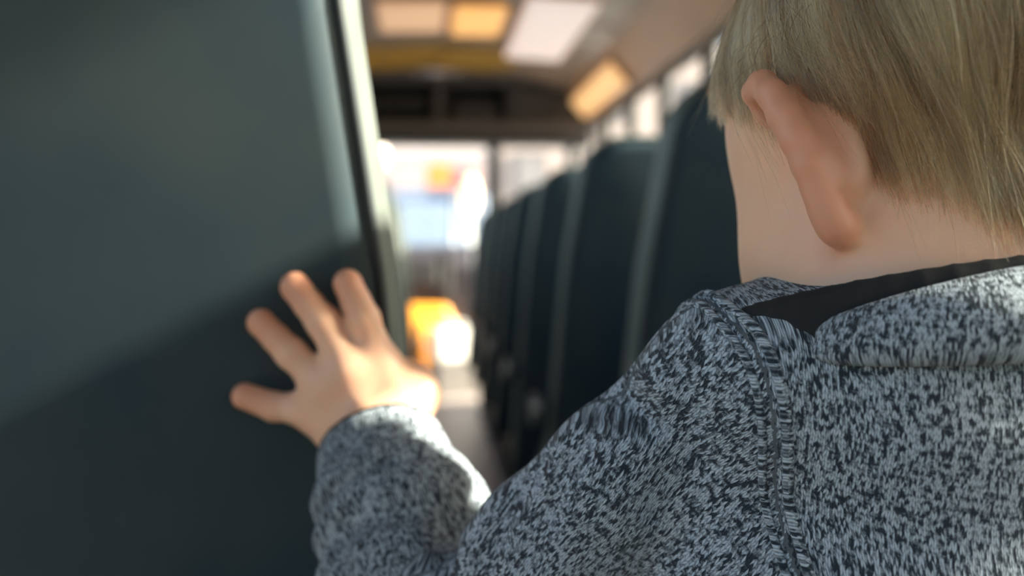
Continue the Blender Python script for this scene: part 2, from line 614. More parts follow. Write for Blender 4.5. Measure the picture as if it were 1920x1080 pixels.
box(bm, (-0.15, -0.08, 0.0), (0.15, 0.08, 0.21), rot)
build('stand', bm, M['midgrey'], wb, bevel=0.01)
bm = bmesh.new()
tube(bm, [rot @ Vector(p) for p in ((-0.07, 0, 0.415), (-0.07, 0, 0.45), (0.07, 0, 0.45), (0.07, 0, 0.415))], 0.009)
build('handle', bm, M['white_paint'], wb, smooth=True)


# glowing ceiling panels
def glow_panel(name, cx, cy, cz, lx, ly, mat, label, cat, rotz=0.0, tilt=0.0, group=None):
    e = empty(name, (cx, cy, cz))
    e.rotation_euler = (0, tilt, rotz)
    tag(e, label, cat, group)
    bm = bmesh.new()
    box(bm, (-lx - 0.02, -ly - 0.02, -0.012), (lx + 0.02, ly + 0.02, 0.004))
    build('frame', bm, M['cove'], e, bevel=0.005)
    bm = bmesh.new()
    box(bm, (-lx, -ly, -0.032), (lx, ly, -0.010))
    build('glow_face', bm, mat, e, bevel=0.012, segs=3)
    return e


glow_panel('amber_panel', 0.25, 4.70, 1.932, 0.11, 0.27, M['amber_glow'], 'glowing amber ceiling panel over the aisle ahead', 'ceiling panel')  # emissive panel makes the orange patch on the ceiling
glow_panel('pale_panel', -0.04, 4.66, 1.936, 0.14, 0.26, M['pale_glow'], 'pale warm glowing panel on the ceiling beside the amber one', 'ceiling panel', tilt=-0.03)  # weaker emissive panel widens the orange patch
refl_panel = glow_panel('ceiling_reflection', 0.565, 4.80, 1.908, 0.14, 0.62, M['reflection_glow'], 'pinkish white glowing panel painting a window reflection over the right seats', 'painted reflection', tilt=0.07)  # glowing panel added to paint the window reflection on the ceiling
glow_panel('cove_bounce', 0.935, 5.60, 1.752, 0.065, 0.62, M['bounce_glow'], 'long orange glowing panel painting sun bounce on the cove above the far door side windows', 'painted sun bounce', tilt=0.85)  # glowing panel added to paint orange sun bounce on the cove
glow_panel('cove_glow_spot', 0.80, 3.70, 1.868, 0.05, 0.07, M['amber_glow'], 'small amber glowing panel high on the cove near the head', 'cove panel', tilt=0.3)  # small amber emissive panel


# ------------------------------------------------------------------ seats
LEAN = 0.21      # y drop per metre of height: the backs recline towards the camera
SEAT_Y = 0.572   # rear face of the first left backrest at height Z_REF
Z_REF = 0.85
TAPER = 0.14


def make_seat(sign, width=0.72):
    """origin on the floor below the aisle end of the backrest's rear face; sign=-1: seat spreads to -x, +1 to +x"""
    e = empty('bus_seat')
    yb = lambda z: -LEAN * (z - Z_REF)
    TH = 0.075

    def outline(inset=0.0, puff=0.0, n=12):
        # aisle edge from the bottom up, round top corner, top, down the wall side
        pts = []
        zb, zt, rc = 0.30, 1.115, 0.085
        ax = lambda z: (TAPER * (z - 0.90) if z > 0.88 else -0.02 * TAPER + 0.06 * (z - 0.88))
        pts.append((ax(zb) + inset, zb + inset))
        for k in range(1, 12):
            z = zb + (zt - rc - zb) * k / 11
            pts.append((ax(z) + inset, z))
        cx = ax(zt - rc) + rc
        for k in range(1, 9):
            a = math.pi - k * math.pi / 2 / 8
            pts.append((cx + (rc - inset) * math.cos(a), zt - rc + (rc - inset) * math.sin(a)))
        for k in range(1, 12):
            pts.append((cx + (width - 2 * rc - 0.05) * k / 11, zt - inset))
        for k in range(0, 9):
            a = math.pi / 2 - k * math.pi / 2 / 8
            pts.append((width - rc + (rc - inset) * math.cos(a), zt - rc + (rc - inset) * math.sin(a)))
        for k in range(1, 8):
            z = zt - rc + (zb - zt + rc) * k / 7
            pts.append((width - inset, z + (inset if k == 7 else 0)))
        return pts

    def ring(inset, dy):
        return [(sign * x, yb(z) + dy, z) for x, z in outline(inset)]

    # padded rear and front cover, slightly domed
    bm = bmesh.new()
    secs = [ring(0.0045, -0.001)]
    for i_, d_ in ((0.02, -0.0024), (0.06, -0.0058), (0.12, -0.0096), (0.20, -0.0128), (0.28, -0.014)):
        pts = outline(0.0)
        cxm, czm = width / 2, 0.71
        f = 1 - i_ / 0.36
        secs.append([(sign * (cxm + (x - cxm) * f), yb(z2) + d_, z2) for x, z in pts for z2 in (czm + (z - czm) * f,)])
    secs = secs[::-1] + [ring(0.0045, TH + 0.001)]
    tail = [(sign * (width / 2 + (x - width / 2) * 0.6), yb(0.71 + (z - 0.71) * 0.6) + TH + 0.02, 0.71 + (z - 0.71) * 0.6) for x, z in outline(0.0)]
    loft(bm, secs + [tail])
    build('backrest', bm, M['vinyl'], e, smooth=True)
    # side band that wraps the edge of the pad
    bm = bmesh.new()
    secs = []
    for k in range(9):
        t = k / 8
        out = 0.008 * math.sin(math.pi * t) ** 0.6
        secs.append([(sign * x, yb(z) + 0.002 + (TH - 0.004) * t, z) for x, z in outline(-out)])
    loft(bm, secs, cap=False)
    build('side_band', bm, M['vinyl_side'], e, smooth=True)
    for dy in (0.0016, TH - 0.0016):
        bm = bmesh.new()
        tube(bm, ring(0.0012, dy), 0.0030, 8, closed=True)
        build('piping', bm, M['piping'], e, smooth=True)
    # cushion ahead of the back
    y0 = yb(0.45) + TH + 0.01
    bm = bmesh.new()
    box(bm, (0.0 if sign > 0 else -width, y0, 0.36), (width if sign > 0 else 0.0, y0 + 0.36, 0.47))
    build('cushion', bm, M['vinyl'], e, bevel=0.03, segs=3)
    # tubular frame with two aisle legs and a bracket
    for yy in (0.10, 0.40):
        bm = bmesh.new()
        tube(bm, [(sign * 0.05, yy, 0.36), (sign * 0.05, yy + 0.01, 0.18), (sign * 0.055, yy + 0.03, 0.014)], 0.013, 10)
        lg = build('leg', bm, M['steel'], e, smooth=True)
        bm = bmesh.new()
        box(bm, (sign * 0.055 - 0.03, yy, 0.005), (sign * 0.055 + 0.03, yy + 0.06, 0.016))
        build('foot_plate', bm, M['steel'], lg, bevel=0.003)
    bm = bmesh.new()
    tube(bm, [(sign * 0.03, 0.10, 0.35), (sign * 0.03, 0.50, 0.35), (sign * (width - 0.03), 0.50, 0.35), (sign * (width - 0.03), 0.10, 0.35)], 0.013, 8, closed=True)
    build('frame', bm, M['steel'], e, smooth=True)
    bm = bmesh.new()
    bmesh.ops.create_cone(bm, cap_ends=True, segments=20, radius1=0.034, radius2=0.026, depth=0.02,
                          matrix=Matrix.Translation((sign * -0.052, yb(0.6) + 0.045, 0.60)) @ Matrix.Rotation(math.pi / 2, 4, 'Y'))
    build('hinge_cover', bm, M['steel'], e, smooth=False, bevel=0.004)
    return e


PITCH_S = 0.70
left_first = make_seat(-1)
left_first.location = (AX0 + 0.013, SEAT_Y, 0)
tag(left_first, 'dark green vinyl seat back filling the left foreground under the hand', 'seat', 'bus seats left of the aisle')
ordn = ['second', 'third', 'fourth', 'fifth', 'sixth', 'seventh', 'eighth', 'ninth']
for k in range(1, 6):
    s = copy_tree(left_first)
    s.location = (AX0 - 0.026, SEAT_Y + PITCH_S * k, 0)
    tag(s, '%s seat of the left row, only its light aisle edge showing' % ordn[k - 1], 'seat', 'bus seats left of the aisle')
right_first = make_seat(1)
right_first.location = (AX1, SEAT_Y + PITCH_S, 0)
tag(right_first, 'largest dark green vinyl seat back of the right row, beside the cheek', 'seat', 'bus seats right of the aisle')
for k in (2, 3, 4, 5, 6, 7, 0):
    s = copy_tree(right_first)
    s.location = (AX1, SEAT_Y + PITCH_S * k - (0.042 if k == 0 else 0), 0)
    tag(s, ('%s dark seat back of the row right of the aisle' % ordn[k - 2]) if k else 'vinyl seat hidden in front of the standing child', 'seat', 'bus seats right of the aisle')


# ------------------------------------------------------------------ outside
bm = bmesh.new()
box(bm, (-60, -30, -1.2), (60, 110, -1.1))
struct('ground', bm, noisy('asphalt', (0.20, 0.19, 0.19), (0.27, 0.26, 0.25), 0.6, 0.8), label='sunlit grey asphalt street outside', cat='ground')
bw = empty('building', (0, 46, -1.1))
tag(bw, 'pale pink building across the street ahead of the windscreen', 'building')
bm = bmesh.new()
box(bm, (-16, 0, 0), (18, 10, 11))
build('wall', bm, noisy('pink_render', (0.50, 0.40, 0.36), (0.54, 0.43, 0.39), 0.5, 0.8), bw)
for i in range(9):
    for j in range(3):
        bm = bmesh.new()
        box(bm, (-14 + i * 3.6, -0.08, 1.3 + j * 3.2), (-12.6 + i * 3.6, 0.05, 3.0 + j * 3.2))
        f_ = build('window', bm, M['midgrey'], bw)
        bm = bmesh.new()
        box(bm, (-13.9 + i * 3.6, -0.1, 1.4 + j * 3.2), (-12.7 + i * 3.6, -0.08, 2.9 + j * 3.2))
        build('pane', bm, principled('far_pane', (0.3, 0.27, 0.27), 0.6), f_)

van = empty('van', (0.05, 14.0, -1.1))
tag(van, 'pale blue van with red tail lamps seen through the windscreen', 'van')
vb = noisy('van_paint', (0.19, 0.235, 0.34), (0.21, 0.26, 0.36), 2, 0.35)
vw = noisy('van_white', (0.45, 0.39, 0.38), (0.5, 0.43, 0.42), 2, 0.4)
bm = bmesh.new()
loft(bm, [[(-0.75, y, 0.35), (0.85, y, 0.35), (0.85, y, 1.6), (0.80, y, 2.78), (-0.70, y, 2.78), (-0.75, y, 1.6)] for y in (0, 4.6)])
build('body', bm, vb, van, bevel=0.08, segs=3)
bm = bmesh.new()
box(bm, (-0.72, 0.2, 2.78), (0.9, 4.4, 3.35))
build('roof_box', bm, vw, van, bevel=0.06)
bm = bmesh.new()
box(bm, (-0.6, -0.03, 2.0), (0.7, 0.0, 2.6))
build('rear_window', bm, principled('van_glass', (0.3, 0.38, 0.5), 0.1), van, bevel=0.02)
for x0 in (-0.72, 0.52):
    bm = bmesh.new()
    box(bm, (x0, -0.06, 2.86), (x0 + 0.14, 0.0, 3.05))
    build('tail_lamp', bm, emitter('tail_lamp', (1.0, 0.10, 0.05), 1.4), van, bevel=0.02)
for x0 in (-0.68, 0.62):
    for yy in (0.9, 3.7):
        bm = bmesh.new()
        bmesh.ops.create_cone(bm, cap_ends=True, segments=24, radius1=0.36, radius2=0.36, depth=0.2, matrix=Matrix.Translation((x0 + 0.08, yy, 0.36)) @ Matrix.Rotation(math.pi / 2, 4, 'Y'))
        build('wheel', bm, M['black'], van, bevel=0.03)
bm = bmesh.new()
box(bm, (-0.8, -0.12, 0.4), (0.9, 0.02, 0.62))
build('bumper', bm, M['midgrey'], van, bevel=0.03)

sg = empty('street_sign', (0.33, 11.0, -1.1))
tag(sg, 'blurred red and orange sign standing ahead of the windscreen', 'sign')
bm = bmesh.new()
tube(bm, [(0, 0, 0), (0, 0, 2.75)], 0.03, 10)
build('pole', bm, M['steel'], sg, smooth=True)
bm = bmesh.new()
box(bm, (-0.27, -0.03, 2.66), (-0.02, 0.0, 2.90))
build('orange_panel', bm, emitter('orange_sign', (1.0, 0.25, 0.06), 0.6), sg, bevel=0.02)
bm = bmesh.new()
box(bm, (-0.02, -0.03, 2.66), (0.13, 0.0, 2.86))
build('red_panel', bm, emitter('red_sign', (1.0, 0.12, 0.15), 0.6), sg, bevel=0.02)
for x, z, c, lab in ((-0.46, 3.02, (1, 0.85, 0.72), 'round white street lamp glowing at the left edge of the windscreen'), (0.52, 2.6, (1, 0.72, 0.4), 'tall glaring warm white street lamp seen at the middle windscreen post')):
    e = empty('street_lamp', (x, 11.5, -1.1))
    tag(e, lab, 'street lamp')
    bm = bmesh.new()
    tube(bm, [(0, 0, 0), (0, 0, z - 0.1)], 0.03, 10)
    build('pole', bm, M['white_paint'], e, smooth=True)
    bm = bmesh.new()
    bmesh.ops.create_uvsphere(bm, u_segments=20, v_segments=12, radius=0.13, matrix=Matrix.Translation((0, 0, z)) @ Matrix.Diagonal((0.8, 0.8, 1.0 if x < 0 else 1.7, 1)))
    build('globe', bm, emitter('street_lamp_glow', c, 1.8), e, smooth=True)

leafm = noisy('leaf_green', (0.10, 0.13, 0.06), (0.20, 0.24, 0.12), 3, 0.7)
barkm = noisy('bark', (0.12, 0.09, 0.07), (0.2, 0.15, 0.11), 5, 0.9)


def tree(x, y, h, r, label):
    e = empty('tree', (x, y, -1.1))
    tag(e, label, 'tree', 'trees along the street')
    bm = bmesh.new()
    tube(bm, [(0, 0, 0), (0.1, 0, h * 0.35), (0, 0.1, h * 0.7)], [0.2, 0.15, 0.08], 10)
    build('trunk', bm, barkm, e, smooth=True)
    bm = bmesh.new()
    for i in range(9000):
        d = Vector(RNG.normal(size=3))
        d.normalize()
        p = d * r * (0.45 + 0.6 * random.random() ** 0.5)
        lump = 1 + 0.25 * math.sin(3 * d.x + 2 * d.z + x) * math.cos(4 * d.y)
        p = Vector((p.x * lump, p.y * lump, p.z * 0.8 * lump + h * 0.72))
        a = Vector(RNG.normal(size=3)).normalized() * 0.09
        b = a.orthogonal().normalized() * 0.06
        vs = [bm.verts.new(p - a), bm.verts.new(p + b), bm.verts.new(p + a), bm.verts.new(p - b)]
        bm.faces.new(vs)
    me = bpy.data.meshes.new('crown')
    bm.to_mesh(me)
    bm.free()
    tag(link('crown', me, leafm, e), kind='stuff')


tree(7.0, 24.0, 4.6, 1.8, 'green tree beyond the farthest door side windows')
tree(9.5, 19.0, 4.3, 1.6, 'green tree beyond the door side windows, nearer than its twin')
# ------------------------------------------------------------------ signed-distance modelling (numpy blocks -> openvdb -> quads)
class Field:
    def value(self, p):
        P = np.array(p, float)[None, :]
        d = np.full(1, 1.0)
        for fn, _, _, k, sub in self.ops:
            e = fn(P)
            d = smax(d, -e, k) if sub else smin(d, e, k)
        return float(d[0])

    def surf(self, px, py, out=0.0):
        """first point of the surface met in the direction read off the photograph"""
        d = np.array(_f * 2000 + _r * (px - 960) + _u * (540 - py))
        d /= np.linalg.norm(d)
        o = np.array(CAM_LOC)
        t = 0.2
        for _ in range(120):
            v = self.value(o + d * t)
            if v < 0.0003 or t > 0.8:
                break
            t += v * 0.7
        return o + d * (t - out)

    def __init__(self):
        self.ops = []

    def add(self, fn, c, rad, k=0.004, sub=False):
        self.ops.append((fn, np.array(c, float), rad, k, sub))

    def cone(self, a, b, ra, rb, k=0.004, sub=False):
        a, b = np.array(a, float), np.array(b, float)
        ab = b - a
        L2 = max(float(ab @ ab), 1e-12)

        def fn(P):
            t = np.clip(((P - a) @ ab) / L2, 0, 1)
            return np.linalg.norm(P - a - t[..., None] * ab, axis=-1) - (ra + (rb - ra) * t)
        self.add(fn, (a + b) / 2, math.sqrt(L2) / 2 + max(ra, rb), k, sub)

    def cyl(self, a, b, ra, rb, k=0.004, sub=False, rnd=0.003):
        a, b = np.array(a, float), np.array(b, float)
        L = np.linalg.norm(b - a)
        ax = (b - a) / L

        def fn(P):
            q = P - a
            h = q @ ax
            r = np.linalg.norm(q - h[..., None] * ax, axis=-1)
            R = ra + (rb - ra) * np.clip(h / L, 0, 1)
            dx = r - R + rnd
            dy = np.abs(h - L / 2) - L / 2 + rnd
            return np.minimum(np.maximum(dx, dy), 0) + np.hypot(np.maximum(dx, 0), np.maximum(dy, 0)) - rnd
        self.add(fn, (a + b) / 2, L / 2 + max(ra, rb), k, sub)

    def chain(self, pts, rads, k=0.004, kin=0.001, sub=False):
        pts = [np.array(p, float) for p in pts]
        segs = list(zip(pts, pts[1:], rads, rads[1:]))
        P_ = np.array(pts)
        c = (P_.min(0) + P_.max(0)) / 2
        R = max(np.linalg.norm(p - c) + r for p, r in zip(pts, rads))

        def fn(P):
            d = None
            for a, b, ra, rb in segs:
                ab = b - a
                L2 = max(float(ab @ ab), 1e-12)
                t = np.clip(((P - a) @ ab) / L2, 0, 1)
                e = np.linalg.norm(P - a - t[..., None] * ab, axis=-1) - (ra + (rb - ra) * t)
                d = e if d is None else smin(d, e, kin)
            return d
        self.add(fn, c, R, k, sub)

    def ell(self, c, r, R=None, k=0.004, sub=False):
        c, r = np.array(c, float), np.array(r, float)
        Rm = np.eye(3) if R is None else np.array(R, float)

        def fn(P):
            q = (P - c) @ Rm
            k0 = np.linalg.norm(q / r, axis=-1)
            k1 = np.linalg.norm(q / (r * r), axis=-1) + 1e-9
            return k0 * (k0 - 1) / k1
        self.add(fn, c, float(r.max()), k, sub)

    def mesh(self, name, h, band=3.0, B=24, relax=1):
        ops = self.ops
        pos = [o for o in ops if not o[4]]
        lo = np.min([c - r for _, c, r, _, _ in pos], axis=0) - 4 * h
        hi = np.max([c + r for _, c, r, _, _ in pos], axis=0) + 4 * h
        g = openvdb.FloatGrid(background=band * h)
        i0 = np.floor(lo / h).astype(int)
        i1 = np.ceil(hi / h).astype(int)
        rng = [np.arange(i0[a], i1[a] + B, B) for a in range(3)]
        half = B * h / 2
        diag = half * math.sqrt(3)
        loc = np.stack(np.meshgrid(*[np.arange(B)] * 3, indexing='ij'), -1)
        for bi in rng[0]:
            for bj in rng[1]:
                for bk in rng[2]:
                    o = np.array([bi, bj, bk])
                    c = (o + B / 2) * h
                    act = [q for q in ops if np.linalg.norm(c - q[1]) < q[2] + diag + q[3] + band * h]
                    if not any(not q[4] for q in act):
                        continue

                    def ev(P):
                        d = np.full(P.shape[:-1], 1.0)
                        for fn, _, _, k, sub in act:
                            e = fn(P)
                            d = smax(d, -e, k) if sub else smin(d, e, k)
                        return d
                    dc = float(ev(c[None, :])[0])
                    if dc > diag * 1.3 + 4 * h:
                        continue
                    if dc < -(diag * 1.8 + 4 * h):
                        g.fill(tuple(int(v) for v in o), tuple(int(v) for v in o + B - 1), -band * h, True)
                        continue
                    d = ev((loc + o) * h)
                    g.copyFromArray(np.clip(d, -band * h, band * h).astype(np.float32), ijk=tuple(int(v) for v in o))
        g.transform = openvdb.createLinearTransform(voxelSize=h)
        P, Q = g.convertToQuads(isovalue=0.0)
        me = bpy.data.meshes.new(name)
        P = P.astype(np.float32)
        Q = Q.astype(np.int32)[:, ::-1]
        me.vertices.add(len(P))
        me.vertices.foreach_set('co', P.ravel())
        me.loops.add(Q.size)
        me.loops.foreach_set('vertex_index', Q.ravel())
        me.polygons.add(len(Q))
        me.polygons.foreach_set('loop_start', np.arange(0, Q.size, 4, dtype=np.int32))
        me.update(calc_edges=True)
        me.validate()
        me.polygons.foreach_set('use_smooth', [True] * len(me.polygons))
        # relax the voxel stair steps (vectorised laplacian passes)
        E = np.empty(len(me.edges) * 2, np.int32)
        me.edges.foreach_get('vertices', E)
        E = E.reshape(-1, 2)
        V = np.empty(len(me.vertices) * 3, np.float32)
        me.vertices.foreach_get('co', V)
        V = V.reshape(-1, 3).astype(np.float64)
        cnt = np.bincount(E.ravel(), minlength=len(V)).astype(float)[:, None]
        for it in range(relax * 2):
            S = np.zeros_like(V)
            for ax in range(3):
                S[:, ax] = np.bincount(E[:, 0], V[E[:, 1], ax], len(V)) + np.bincount(E[:, 1], V[E[:, 0], ax], len(V))
            V += (S / np.maximum(cnt, 1) - V) * (0.55 if it % 2 == 0 else -0.50)
        me.vertices.foreach_set('co', V.astype(np.float32).ravel())
        me.update()
        return me, V


def smin(a, b, k):
    if k <= 0:
        return np.minimum(a, b)
    h = np.maximum(k - np.abs(a - b), 0) / k
    return np.minimum(a, b) - h * h * k * 0.25


def smax(a, b, k):
    return -smin(-a, -b, k)


def lerp(a, b, t):
    return a + (b - a) * t


def set_attr(me, name, data, kind='FLOAT'):
    a = me.attributes.new(name, kind, 'POINT')
    a.data.foreach_set('vector' if kind == 'FLOAT_VECTOR' else 'value', np.asarray(data, np.float32).ravel())


# ------------------------------------------------------------------ the child: pose
cm = 0.0106
HEAD_R = Matrix.Rotation(math.radians(16.5), 3, 'Z') @ Matrix.Rotation(math.radians(-4), 3, 'Y') @ Matrix.Rotation(math.radians(-24), 3, 'X')
HR = np.array(HEAD_R)
EAR_W = np.array(at(1512, 266, 0.336))
EAR_L = np.array((-7.75, -1.0, -0.1)) * cm
HEAD_O = EAR_W - HR @ EAR_L


def hp(x, y, z):
    return HEAD_O + HR @ (np.array((x, y, z)) * cm)


SH_L = np.array(at(1345, 745, 0.372))
ELB = np.array(at(835, 1290, 0.440))
WR = np.array(at(715, 850, 0.525))
SH_R = np.array((0.285, 0.365, 0.850))
NECK = np.array((0.180, 0.358, 0.898))
CHEST = np.array((0.190, 0.378, 0.765))
HIP = np.array((0.195, 0.395, 0.50))

SLOPE = lambda z: SEAT_Y - LEAN * (z - Z_REF)


def on_seat(px, py, lift=0.0):
    """point over the left backrest's rear face, lift metres off it"""
    d = _f * 2000 + _r * (px - 960) + _u * (540 - py)
    # CAM + d t : y = SEAT_Y - 0.010 - LEAN (z - Z_REF) - lift
    t = (SEAT_Y - 0.0100 - lift - LEAN * (CAM_LOC.z - Z_REF)) / (d.y + LEAN * d.z)
    return np.array(CAM_LOC + d * t)


F = Field()
# head
R_ = HR
F.ell(hp(0, -0.9, 3.6), np.array((6.9, 8.2, 6.7)) * cm, R_, 0.01)
F.ell(hp(0, 3.6, 1.2), np.array((6.2, 5.2, 6.6)) * cm, R_, 0.03)
F.ell(hp(0, 4.2, -2.6), np.array((5.3, 4.6, 5.0)) * cm, R_, 0.03)
for s in (-1, 1):
    F.ell(hp(s * 3.7, 4.3, -2.6), np.array((3.1, 3.3, 3.4)) * cm, R_, 0.02)
    F.ell(hp(s * 4.0, 1.8, -3.3), np.array((2.1, 3.0, 2.7)) * cm, R_, 0.02)
F.ell(hp(0, 7.2, -6.0), np.array((1.9, 1.6, 1.5)) * cm, R_, 0.015)
F.ell(hp(0, 8.55, -0.9), np.array((0.75, 1.15, 0.8)) * cm, R_, 0.012)       # nose
for s in (-1, 1):
    F.ell(hp(s * 0.75, 8.7, -1.2), np.array((0.5, 0.6, 0.45)) * cm, R_, 0.005)
    F.ell(hp(s * 2.9, 9.4, 1.2), np.array((1.35, 1.2, 0.9)) * cm, R_, 0.008, sub=True)  # eye sockets
    F.ell(hp(s * 2.8, 7.25, 1.15), np.array((1.15, 1.1, 1.05)) * cm, R_, 0.002)         # lids over the eye
    F.chain([hp(s * 1.6, 8.75, 2.6), hp(s * 2.7, 8.6, 2.9), hp(s * 3.6, 8.0, 2.7)], [0.0025, 0.003, 0.001], 0.012)
F.chain([hp(-1.5, 8.1, -3.3), hp(0, 8.75, -3.15), hp(1.5, 8.1, -3.3)], [0.002, 0.0042, 0.002], 0.004)
F.chain([hp(-1.3, 8.0, -4.0), hp(0, 8.5, -4.05), hp(1.3, 8.0, -4.0)], [0.002, 0.0045, 0.002], 0.004)
# neck
F.cone(hp(0, -0.6, -2.8), NECK + np.array((0, 0.006, -0.02)), 0.042, 0.044, 0.025)
# left ear
ang = math.radians(50)


def ear(s):
    base = np.array((s * 6.5, 0.3, -0.2))

    def fr(u):
        an = math.radians(50 - 3.0 * u - 2.2 * max(0, u) ** 2)
        return np.array((s * math.sin(an), -math.cos(an), 0.0)), np.array((s * math.cos(an), math.sin(an), 0.0))

    def RM(u):
        eb, en = fr(u)
        return HR @ np.stack([eb, en, np.array((0, 0, 1.0))], 1)

    def ep(b, u, n=0.0):
        b, u, n = b * 0.95, u * 0.93, n
        eb, en = fr(u)
        q = base + eb * b + np.array((s * 0.07 * max(0, u) ** 2, 0.12 * u + 0.03 * max(0, u) ** 2, u * 1.03)) + en * n
        return hp(*q)
    # plate and concha bowl
    F.ell(ep(1.0, 0.35, -0.25), np.array((1.35, 0.40, 2.1)) * cm, RM(0.35), 0.006)
    F.ell(ep(0.80, -0.20, -0.80), np.array((1.10, 0.85, 1.55)) * cm, RM(-0.35), 0.007)
    F.ell(ep(0.95, -0.1, 0.50), np.array((0.80, 0.75, 1.15)) * cm, RM(-0.1), 0.003, sub=True)
    F.ell(ep(1.25, 1.55, 0.35), np.array((0.95, 0.50, 0.75)) * cm, RM(1.55), 0.003, sub=True)
    F.ell(ep(1.80, 0.6, 0.30), np.array((0.40, 0.38, 1.6)) * cm, RM(0.6), 0.003, sub=True)
    F.chain([hp(s * 7.0, -1.75, 1.9), hp(s * 7.15, -2.05, 0.2), hp(s * 6.75, -1.75, -1.7)], [0.003, 0.0045, 0.003], 0.005, 0.002, sub=True)
    # helix rim down to the lobe
    hx = [(0.35, 0.5, 0.1), (0.10, 1.4, 0.35), (0.30, 2.25, 0.60), (0.90, 2.8, 0.62), (1.65, 2.65, 0.50), (2.15, 2.0, 0.36), (2.3, 1.1, 0.2), (2.22, 0.2, 0.05),
          (1.95, -0.7, 0.0), (1.6, -1.4, 0.0), (1.25, -2.05, 0.0)]
    hr = [0.25, 0.30, 0.36, 0.42, 0.46, 0.46, 0.46, 0.45, 0.45, 0.46, 0.50]
    F.chain([ep(*q) for q in hx], [r * cm for r in hr], 0.0035, 0.002)
    F.chain([ep(1.25, -2.05, 0.0), ep(0.95, -2.55, 0.0), ep(0.6, -2.2, 0.0)], [0.0046, 0.0052, 0.0045], 0.005, 0.003)  # lobe
    F.chain([ep(1.55, 1.6, 0.12), ep(1.6, 0.6, 0.2), ep(1.35, -0.6, 0.2), ep(1.0, -1.3, 0.15)], [0.0022, 0.0026, 0.0026, 0.0024], 0.003)  # antihelix
    F.ell(ep(0.15, -0.3, 0.35), np.array((0.35, 0.3, 0.5)) * cm, HR, 0.004)  # tragus
    return ep


EP = ear(-1)
ear(1)
# torso, arms, legs
F.ell(CHEST, (0.095, 0.058, 0.13), None, 0.03)
F.cone(SH_L + np.array((0.03, 0, -0.004)), SH_R, 0.018, 0.030, 0.03)
F.cone(NECK + np.array((0, 0, -0.02)), CHEST + np.array((0, 0, 0.03)), 0.046, 0.07, 0.03)
F.cone(CHEST, HIP, 0.07, 0.078, 0.03)
F.chain([SH_L, lerp(SH_L, ELB, 0.5) + np.array((0.01, 0, -0.008)), ELB, WR], [0.017, 0.019, 0.0225, 0.0200], 0.02, 0.008)
ER, WRR = np.array((0.345, 0.40, 0.70)), np.array((0.345, 0.46, 0.585))
F.chain([SH_R, ER, WRR, WRR + np.array((0, 0.02, -0.045))], [0.030, 0.025, 0.019, 0.020], 0.02, 0.008)
HB = WRR + np.array((0, 0.02, -0.045))
for i, (dy, L) in enumerate(((-0.017, 0.030), (-0.006, 0.037), (0.006, 0.036), (0.016, 0.028))):
    a = HB + np.array((0.0, dy + 0.004, -0.010))
    F.chain([a, a + np.array((-0.002, 0.004, -L * 0.55)), a + np.array((-0.010, 0.008, -L))], [0.0065, 0.0062, 0.0052], 0.004, 0.001)
F.chain([HB + np.array((-0.008, 0.016, 0.02)), HB + np.array((-0.014, 0.030, -0.002)), HB + np.array((-0.013, 0.034, -0.022))], [0.008, 0.0072, 0.006], 0.006, 0.001)
for s in (-1, 1):
    hx_ = HIP[0] + s * 0.047
    F.chain([(hx_, 0.415, 0.49), (hx_ + s * 0.004, 0.425, 0.27), (hx_ + s * 0.006, 0.41, 0.075)], [0.058, 0.042, 0.027], 0.02, 0.006)
    F.chain([(hx_ + s * 0.006, 0.40, 0.04), (hx_ + s * 0.008, 0.49, 0.026)], [0.025, 0.018], 0.02)

# the left hand pressed on the vinyl
W = WR
pk = on_seat(582, 768, 0.013)
rk = on_seat(612, 725, 0.016)
mk = on_seat(655, 690, 0.017)
ik = on_seat(712, 683, 0.015)
heel_u = on_seat(650, 835, 0.018)
heel_t = on_seat(765, 745, 0.020)
F.chain([W, lerp(heel_u, heel_t, 0.5), lerp(pk, ik, 0.5)], [0.0185, 0.0165, 0.012], 0.015, 0.01)
F.chain([lerp(heel_u, W, 0.15), pk], [0.0135, 0.0085], 0.012)
F.chain([lerp(heel_u, heel_t, 0.3), rk], [0.0140, 0.0092], 0.012)
F.chain([lerp(heel_u, heel_t, 0.6), mk], [0.0140, 0.0095], 0.012)
F.chain([heel_t, ik], [0.0135, 0.0090], 0.012)
F.chain([pk, rk, mk, ik], [0.0085, 0.0095, 0.0095, 0.0088], 0.010, 0.006)


def finger(base, midpx, tippx, r0, r1, arch):
    m = on_seat(*midpx, r0 + arch)
    t = on_seat(*tippx, r1 + 0.0008)
    q1 = lerp(base, m, 0.5)
    q2 = lerp(m, t, 0.5) + (m - on_seat(*midpx, 0)) * 0.02
    F.chain([base, q1, m, q2, t], [r0 * 1.12, r0 * 1.02, r0 * 1.04, r1 * 1.02, r1 * 1.04], 0.0045, 0.002)
    return m, t


TIPS = []
TIPS.append(finger(pk, (512, 762), (459, 743), 0.0073, 0.0066, 0.002))
TIPS.append(finger(rk, (545, 662), (489, 605), 0.0078, 0.0069, 0.004))
TIPS.append(finger(mk, (604, 602), (553, 538), 0.0082, 0.0073, 0.005))
TIPS.append(finger(ik, (682, 598), (652, 532), 0.0080, 0.0072, 0.005))
# thumb: leaves the radial side and wraps round the edge of the seat
tb = heel_t
t1 = np.array(at(785, 735, 0.545))
t2 = np.array(at(782, 712, 0.568))
t3 = np.array(at(762, 694, 0.588))
F.chain([W, tb, t1, t2, t3], [0.0135, 0.0125, 0.0100, 0.0082, 0.0070], 0.008, 0.004)

